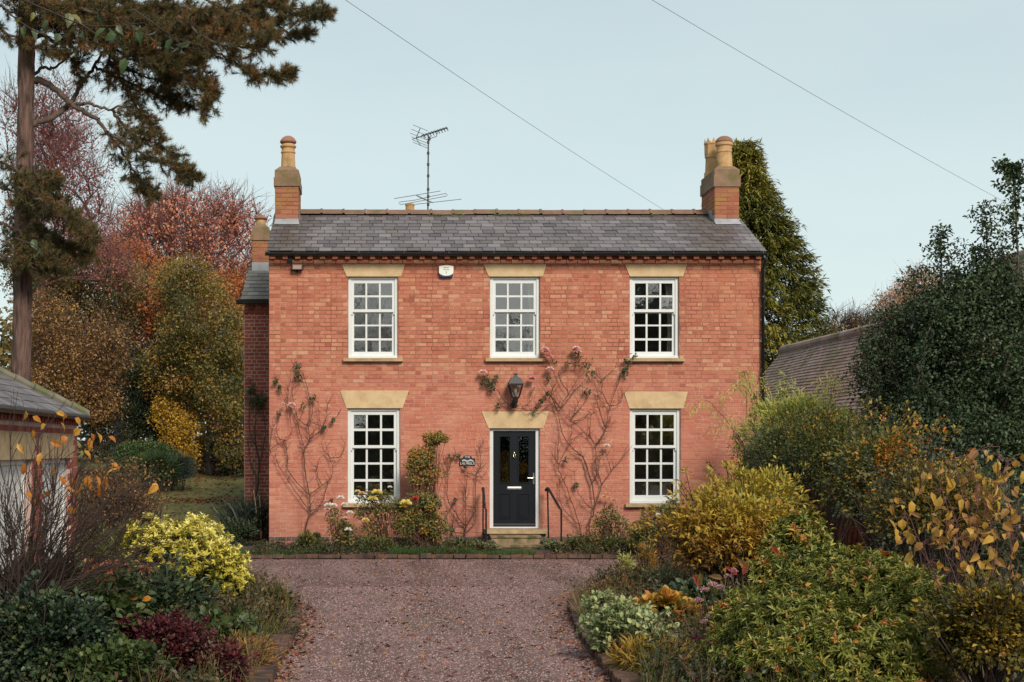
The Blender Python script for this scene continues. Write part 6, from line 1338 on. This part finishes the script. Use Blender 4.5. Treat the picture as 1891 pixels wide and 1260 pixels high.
low('cotoneaster', 'wide grey-green shrub flecked with orange leaves below the bamboo', 1500, 860, 21.5, (1.15,.9,.95), 150, 150, (.045,.024), 'cotoneaster', cat='shrub', group=rg, lobe=.24, colfn=cot, stems=24)
low('cotoneaster', 'yellow and green leaved shrub in front of the holly', 1640, 900, 19.5, (.85,.8,1.0), 130, 120, (.05,.034), 'cotoneaster', cat='shrub', group=rg, lobe=.26, stems=20, colfn=lambda c, p, o: np.clip(c-.14+.3*(noise3(p, 1.9) > .4), 0, 1))
low('grey_shrub', 'fine grey-green shrub touching the right end of the house wall', 1430, 850, 24.0, (.55,.6,.55), 60, 150, (.04,.014), 'greysage', cat='shrub', group=rg, lobe=.28)
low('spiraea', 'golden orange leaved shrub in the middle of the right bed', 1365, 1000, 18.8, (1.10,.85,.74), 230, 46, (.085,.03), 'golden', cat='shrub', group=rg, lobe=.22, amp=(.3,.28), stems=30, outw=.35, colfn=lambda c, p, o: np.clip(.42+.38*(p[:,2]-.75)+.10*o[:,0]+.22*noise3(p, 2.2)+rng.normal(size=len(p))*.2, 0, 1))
low('spiraea', 'yellow-green shoots rising behind the golden shrub', 1390, 925, 20.5, (.75,.6,.50), 70, 90, (.07,.026), 'golden', cat='shrub', group=rg, lobe=.26, colfn=lambda c, p, o: np.clip(c*.6+.5, 0, 1), outw=.9)
low('dark_shrub', 'very dark shrub in the shadow under the holly', 1720, 960, 17.5, (1.1,.8,.85), 80, 110, (.05,.03), 'evergreen', cat='shrub', group=rg, lobe=.3)
# pieris: whorls of narrow leaves at the shoot tips
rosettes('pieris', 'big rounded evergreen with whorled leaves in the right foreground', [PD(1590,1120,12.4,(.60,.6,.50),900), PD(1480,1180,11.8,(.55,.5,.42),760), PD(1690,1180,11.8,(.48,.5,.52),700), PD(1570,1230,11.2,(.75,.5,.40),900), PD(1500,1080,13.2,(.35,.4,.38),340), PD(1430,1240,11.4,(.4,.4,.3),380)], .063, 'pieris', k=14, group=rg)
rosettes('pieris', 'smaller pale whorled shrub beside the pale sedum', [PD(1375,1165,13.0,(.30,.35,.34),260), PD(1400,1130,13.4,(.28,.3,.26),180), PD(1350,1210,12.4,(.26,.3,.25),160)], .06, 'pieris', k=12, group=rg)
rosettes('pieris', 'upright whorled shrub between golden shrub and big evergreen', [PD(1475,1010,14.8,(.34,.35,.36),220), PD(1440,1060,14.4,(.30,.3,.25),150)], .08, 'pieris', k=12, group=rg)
# large yellow leaves
by = thing('dogwood', 'shrub with large drooping yellow leaves at the right edge', 'shrub', (XW(1810,11), 11, 0)); sg = Segs(); lp = []
hubs = [(1790,880),(1760,935),(1705,930),(1830,960),(1800,1000),(1852,905),(1660,955),(1845,855),(1740,985),(1870,950),(1815,930),(1735,905),(1770,860),(1860,1010),(1690,985),(1880,880)]
for i, (hx, hy) in enumerate(hubs):
    b = np.array((XW(1820,11)+rng.normal()*.10, 11+rng.normal()*.15, .1)); e = P(hx+rng.normal()*6, hy-30, 11+rng.normal()*.2); q = smooth_path([b, (b+e)/2+np.array((rng.normal()*.05,0,.10)), e], 7, .012); sg.path(q, .007, .0025)
    for _ in range(11):
        d2 = unit(np.array((rng.normal(), rng.normal()*.6, rng.normal()*.7-.1))); s0 = q[rng.integers(9, len(q))]; e2 = s0+d2*rng.uniform(.05,.17); sg.path([s0, (s0+e2)/2+np.array((0,0,.015)), e2], .003, .0015); lp.append(e2)
lp = np.array(lp); n = len(lp)
leaf_parts('leaf', LEAFC, lp, unit(np.stack([rng.normal(size=n)*.55, rng.normal(size=n)*.35-.1, -.8+rng.normal(size=n)*.3], -1)), unit(rng.normal(size=(n,3))*.6+np.array((0,-.9,.3))), rng.uniform(.05,.14,n), rng.uniform(.03,.085,n), fol_obj('large_yellow_leaf', even((.24,.12,.045),(.38,.19,.05),(.48,.26,.05),(.54,.33,.05),(.42,.27,.09))), by); sg.build('stem', M['twig_red'], by, 5)
low('dark_gold_shrub', 'dark shrub with small yellow leaves in the bottom right corner', 1835, 1180, 10.6, (.46,.35,.52), 150, 70, (.042,.025), 'darkgold', cat='shrub', group=rg, lobe=.26, colfn=lambda c, p, o: np.clip(c-.2, 0, 1))
low('dark_gold_shrub', 'pale speckled small-leaved shrub behind the large yellow leaves', 1720, 945, 14.5, (.75,.5,.55), 110, 80, (.045,.027), 'darkgold', cat='shrub', group=rg, lobe=.26, colfn=lambda c, p, o: np.clip(c-.22, 0, 1))
low('dark_shrub', 'dark green shrub filling the gap under the large yellow leaves', 1850, 1030, 15.0, (.8,.6,.6), 70, 90, (.05,.03), 'evergreen', cat='shrub', group=rg, lobe=.3)
# small plants along the right kerb
kg = 'small plants along the right kerb'
low('sedum', 'pale grey-green sedum clump by the right kerb', 1170, 1175, 14.2, (.44,.45,.30), 90, 70, (.05,.036), 'sedum', LEAF6, group=kg, lobe=.24, outw=.4)
low('sedum', 'small pale sedum further along the right kerb', 1120, 1125, 17.0, (.22,.25,.17), 36, 50, (.05,.034), 'sedum', LEAF6, group=kg, lobe=.3)
low('grassy_plant', 'yellowing strappy plant in front of the pale sedum', 1215, 1230, 13.2, (.42,.3,.16), 44, 42, (.13,.012), 'darkgold', BLADE, group=kg, lobe=.3)
low('lady_mantle', 'golden ruffled leaves behind the pale sedum', 1235, 1130, 16.0, (.36,.3,.18), 40, 40, (.075,.075), 'cotoneaster', LEAF6, group=kg, lobe=.3, colfn=lambda c, p, o: np.clip(c*.5+.5, 0, 1))
low('seedling_clump', 'brown and green clump at the drive edge', 1150, 1105, 19.5, (.42,.4,.22), 44, 60, (.06,.022), 'tan', LEAF4, group=kg, lobe=.3)
low('tall_weed', 'thin upright green weed at the corner of the gravel', 1155, 1062, 21.8, (.10,.12,.42), 34, 26, (.07,.012), 'bamboo', LEAF4, group=kg, lobe=.35)
low('tall_weed', 'second upright green weed beside the golden shrub', 1195, 1055, 21.0, (.14,.12,.45), 40, 30, (.07,.012), 'cotoneaster', LEAF4, group=kg, lobe=.35)
low('grey_shrub', 'low grey leafy plant under the golden shrub', 1235, 1085, 19.0, (.35,.3,.2), 40, 60, (.055,.026), 'greysage', LEAF4, group=kg, lobe=.3)
low('bergenia_plant', 'dark green plant in shadow between golden shrub and pink flowers', 1290, 1110, 16.8, (.4,.3,.22), 40, 50, (.08,.06), 'ivy', LEAF6, group=kg, lobe=.3)
def heads(name, label, spots, Y, r, mat, cat='flower'):
    root = thing(name, label, cat, tuple(P(spots[0][0], spots[0][1]+60, Y)*np.array((1,1,0))+np.array((0,0,.12)))); sg = Segs(); cs_ = []
    for x, y, s_ in spots:
        c = P(x, y, Y+rng.normal()*.1); b = c*np.array((1,1,0))+np.array((rng.normal()*.05, .05, .1)); sg.path(smooth_path([b, (b+c)/2+rng.normal(size=3)*.02, c], 3), .006, .004)
        n = int(150*s_); a = rng.uniform(0,6.28,n); rr_ = np.sqrt(rng.random(n))*r*s_; cs_.append(c+np.stack([np.cos(a)*rr_, np.sin(a)*rr_*.8, (.35*r*s_)*(1-(rr_/(r*s_))**2)+rng.normal(size=n)*.006], -1))
    p = np.concatenate(cs_); n = len(p); leaf_obj('flower_head', LEAF4, p, unit(rdir(n)+np.array((0,0,.5))), rdir(n), .02, .016, rng.random(n), M[mat], root); sg.build('stem', M['vine'], root, 4)['kind'] = 'stuff'
heads('plum_sedum', 'flat dark plum flower heads beside the pale shrub', [(1320,1155,1.0),(1335,1178,1.35),(1300,1205,.9),(1350,1195,1.0),(1300,1225,1.0),(1325,1228,1.0),(1285,1180,.6)], 13.0, .075, 'plum')
heads('pink_asters', 'small pink flower clusters between golden and evergreen shrubs', [(1300,1090,.8),(1315,1080,.8),(1290,1110,.9),(1330,1085,.7),(1300,1150,.8),(1345,1065,.6),(1355,1055,.6),(1280,1165,.6),(1310,1140,.7)], 14.2, .055, 'pinkfl')
rl_ = thing('bergenia', 'broad upright green and red leaves among the pink flowers', 'plant', tuple(P(1290,1100,14.4)*np.array((1,1,0))+np.array((0,0,.15)))); 
M['redleaf'] = f('red_green_leaves', even((.10,.14,.03),(.16,.17,.05),(.40,.03,.04),(.48,.05,.06)), .3)
sp2 = [((1292,1085),(-.5,-.2,1),.1),((1290,1085),(.1,-.2,1),.3),((1380,1050),(-.7,-.1,.7),1),((1362,1062),(-.8,-.1,.6),.9),((1335,1068),(-1,-.2,.2),.9),((1372,1062),(.3,-.2,1),.2),((1440,1030),(-.5,0,.8),.9)]
leaf_parts('leaf', LEAF6, np.array([P(*a, 14.3) for a, *_ in sp2]), np.array([d for _, d, _ in sp2]), np.tile((0.,-1.,.3),(len(sp2),1)), .15, .06, fol_obj('red_green_leaf', even((.12,.15,.03),(.2,.13,.05),(.36,.04,.04))), rl_)

# ------------------------------------------------------------------ behind the photographer: what the window panes mirror
def mirror_tree(label, x, y, zc, R, n, per, mat, wm, twig, leaf, trunk_r=.2, sig=.5):
    root = thing('roadside_tree', label, 'tree', (x, y, 0), 'trees mirrored in the windows'); u = rdir(n); pts = np.array((x, y, zc))+u*(rng.random(n)**.4)[:,None]*np.array(R); NA, par, r, tips = skeleton((x,y,0), (x,y,zc), pts, .8, .015, trunk_r=trunk_r)
    def ex(sg):
        t = np.repeat(pts, twig, axis=0); d = unit(rdir(len(t))+np.array((0,0,.3))); sg.add(t, t+d*rng.uniform(.4,1.3,len(t))[:,None], .012, .004)
    wood(NA, par, r, 'trunk', wm, root, 4, ex if twig else None); p, D, Nn, ids, u_, r_ = leaf_cloud(pts, per, sig); leaf_obj('crown', LEAF4, p, D, Nn, leaf, leaf*.6, rng.random(len(p)), M[mat], root)
mirror_tree('bare twiggy tree mirrored in the upper left window', .6, -16, 6.0, (3.0,2.5,3.6), 170, 8, 'tan', M['twig'], 7, .14); mirror_tree('bare twiggy tree mirrored in the upper middle window', 7.5, -17, 5.6, (3.2,2.5,3.4), 170, 8, 'tan', M['twig'], 7, .14)
mirror_tree('tall dark evergreen mirrored in the upper right window', 15.2, -15, 5.8, (3.2,3,5.6), 340, 60, 'evergreen', M['bark'], 0, .3, .3, .9)
hb = thing('roadside_hedge', 'long dark hedge mirrored in the lower windows', 'hedge', (6,-14,0)); n = 22000; xh = rng.uniform(-12,26,n); zh = rng.random(n)*(4.2+.5*noise3(np.stack([xh,0*xh,0*xh],-1),.8)); ph = np.stack([xh, -14+rng.normal(size=n)*.5, zh], -1)
leaf_obj('foliage', LEAF4, ph, rdir(n), unit(rdir(n)+np.array((0,.8,.3))), .38, .3, rng.random(n), M['evergreen'], hb)
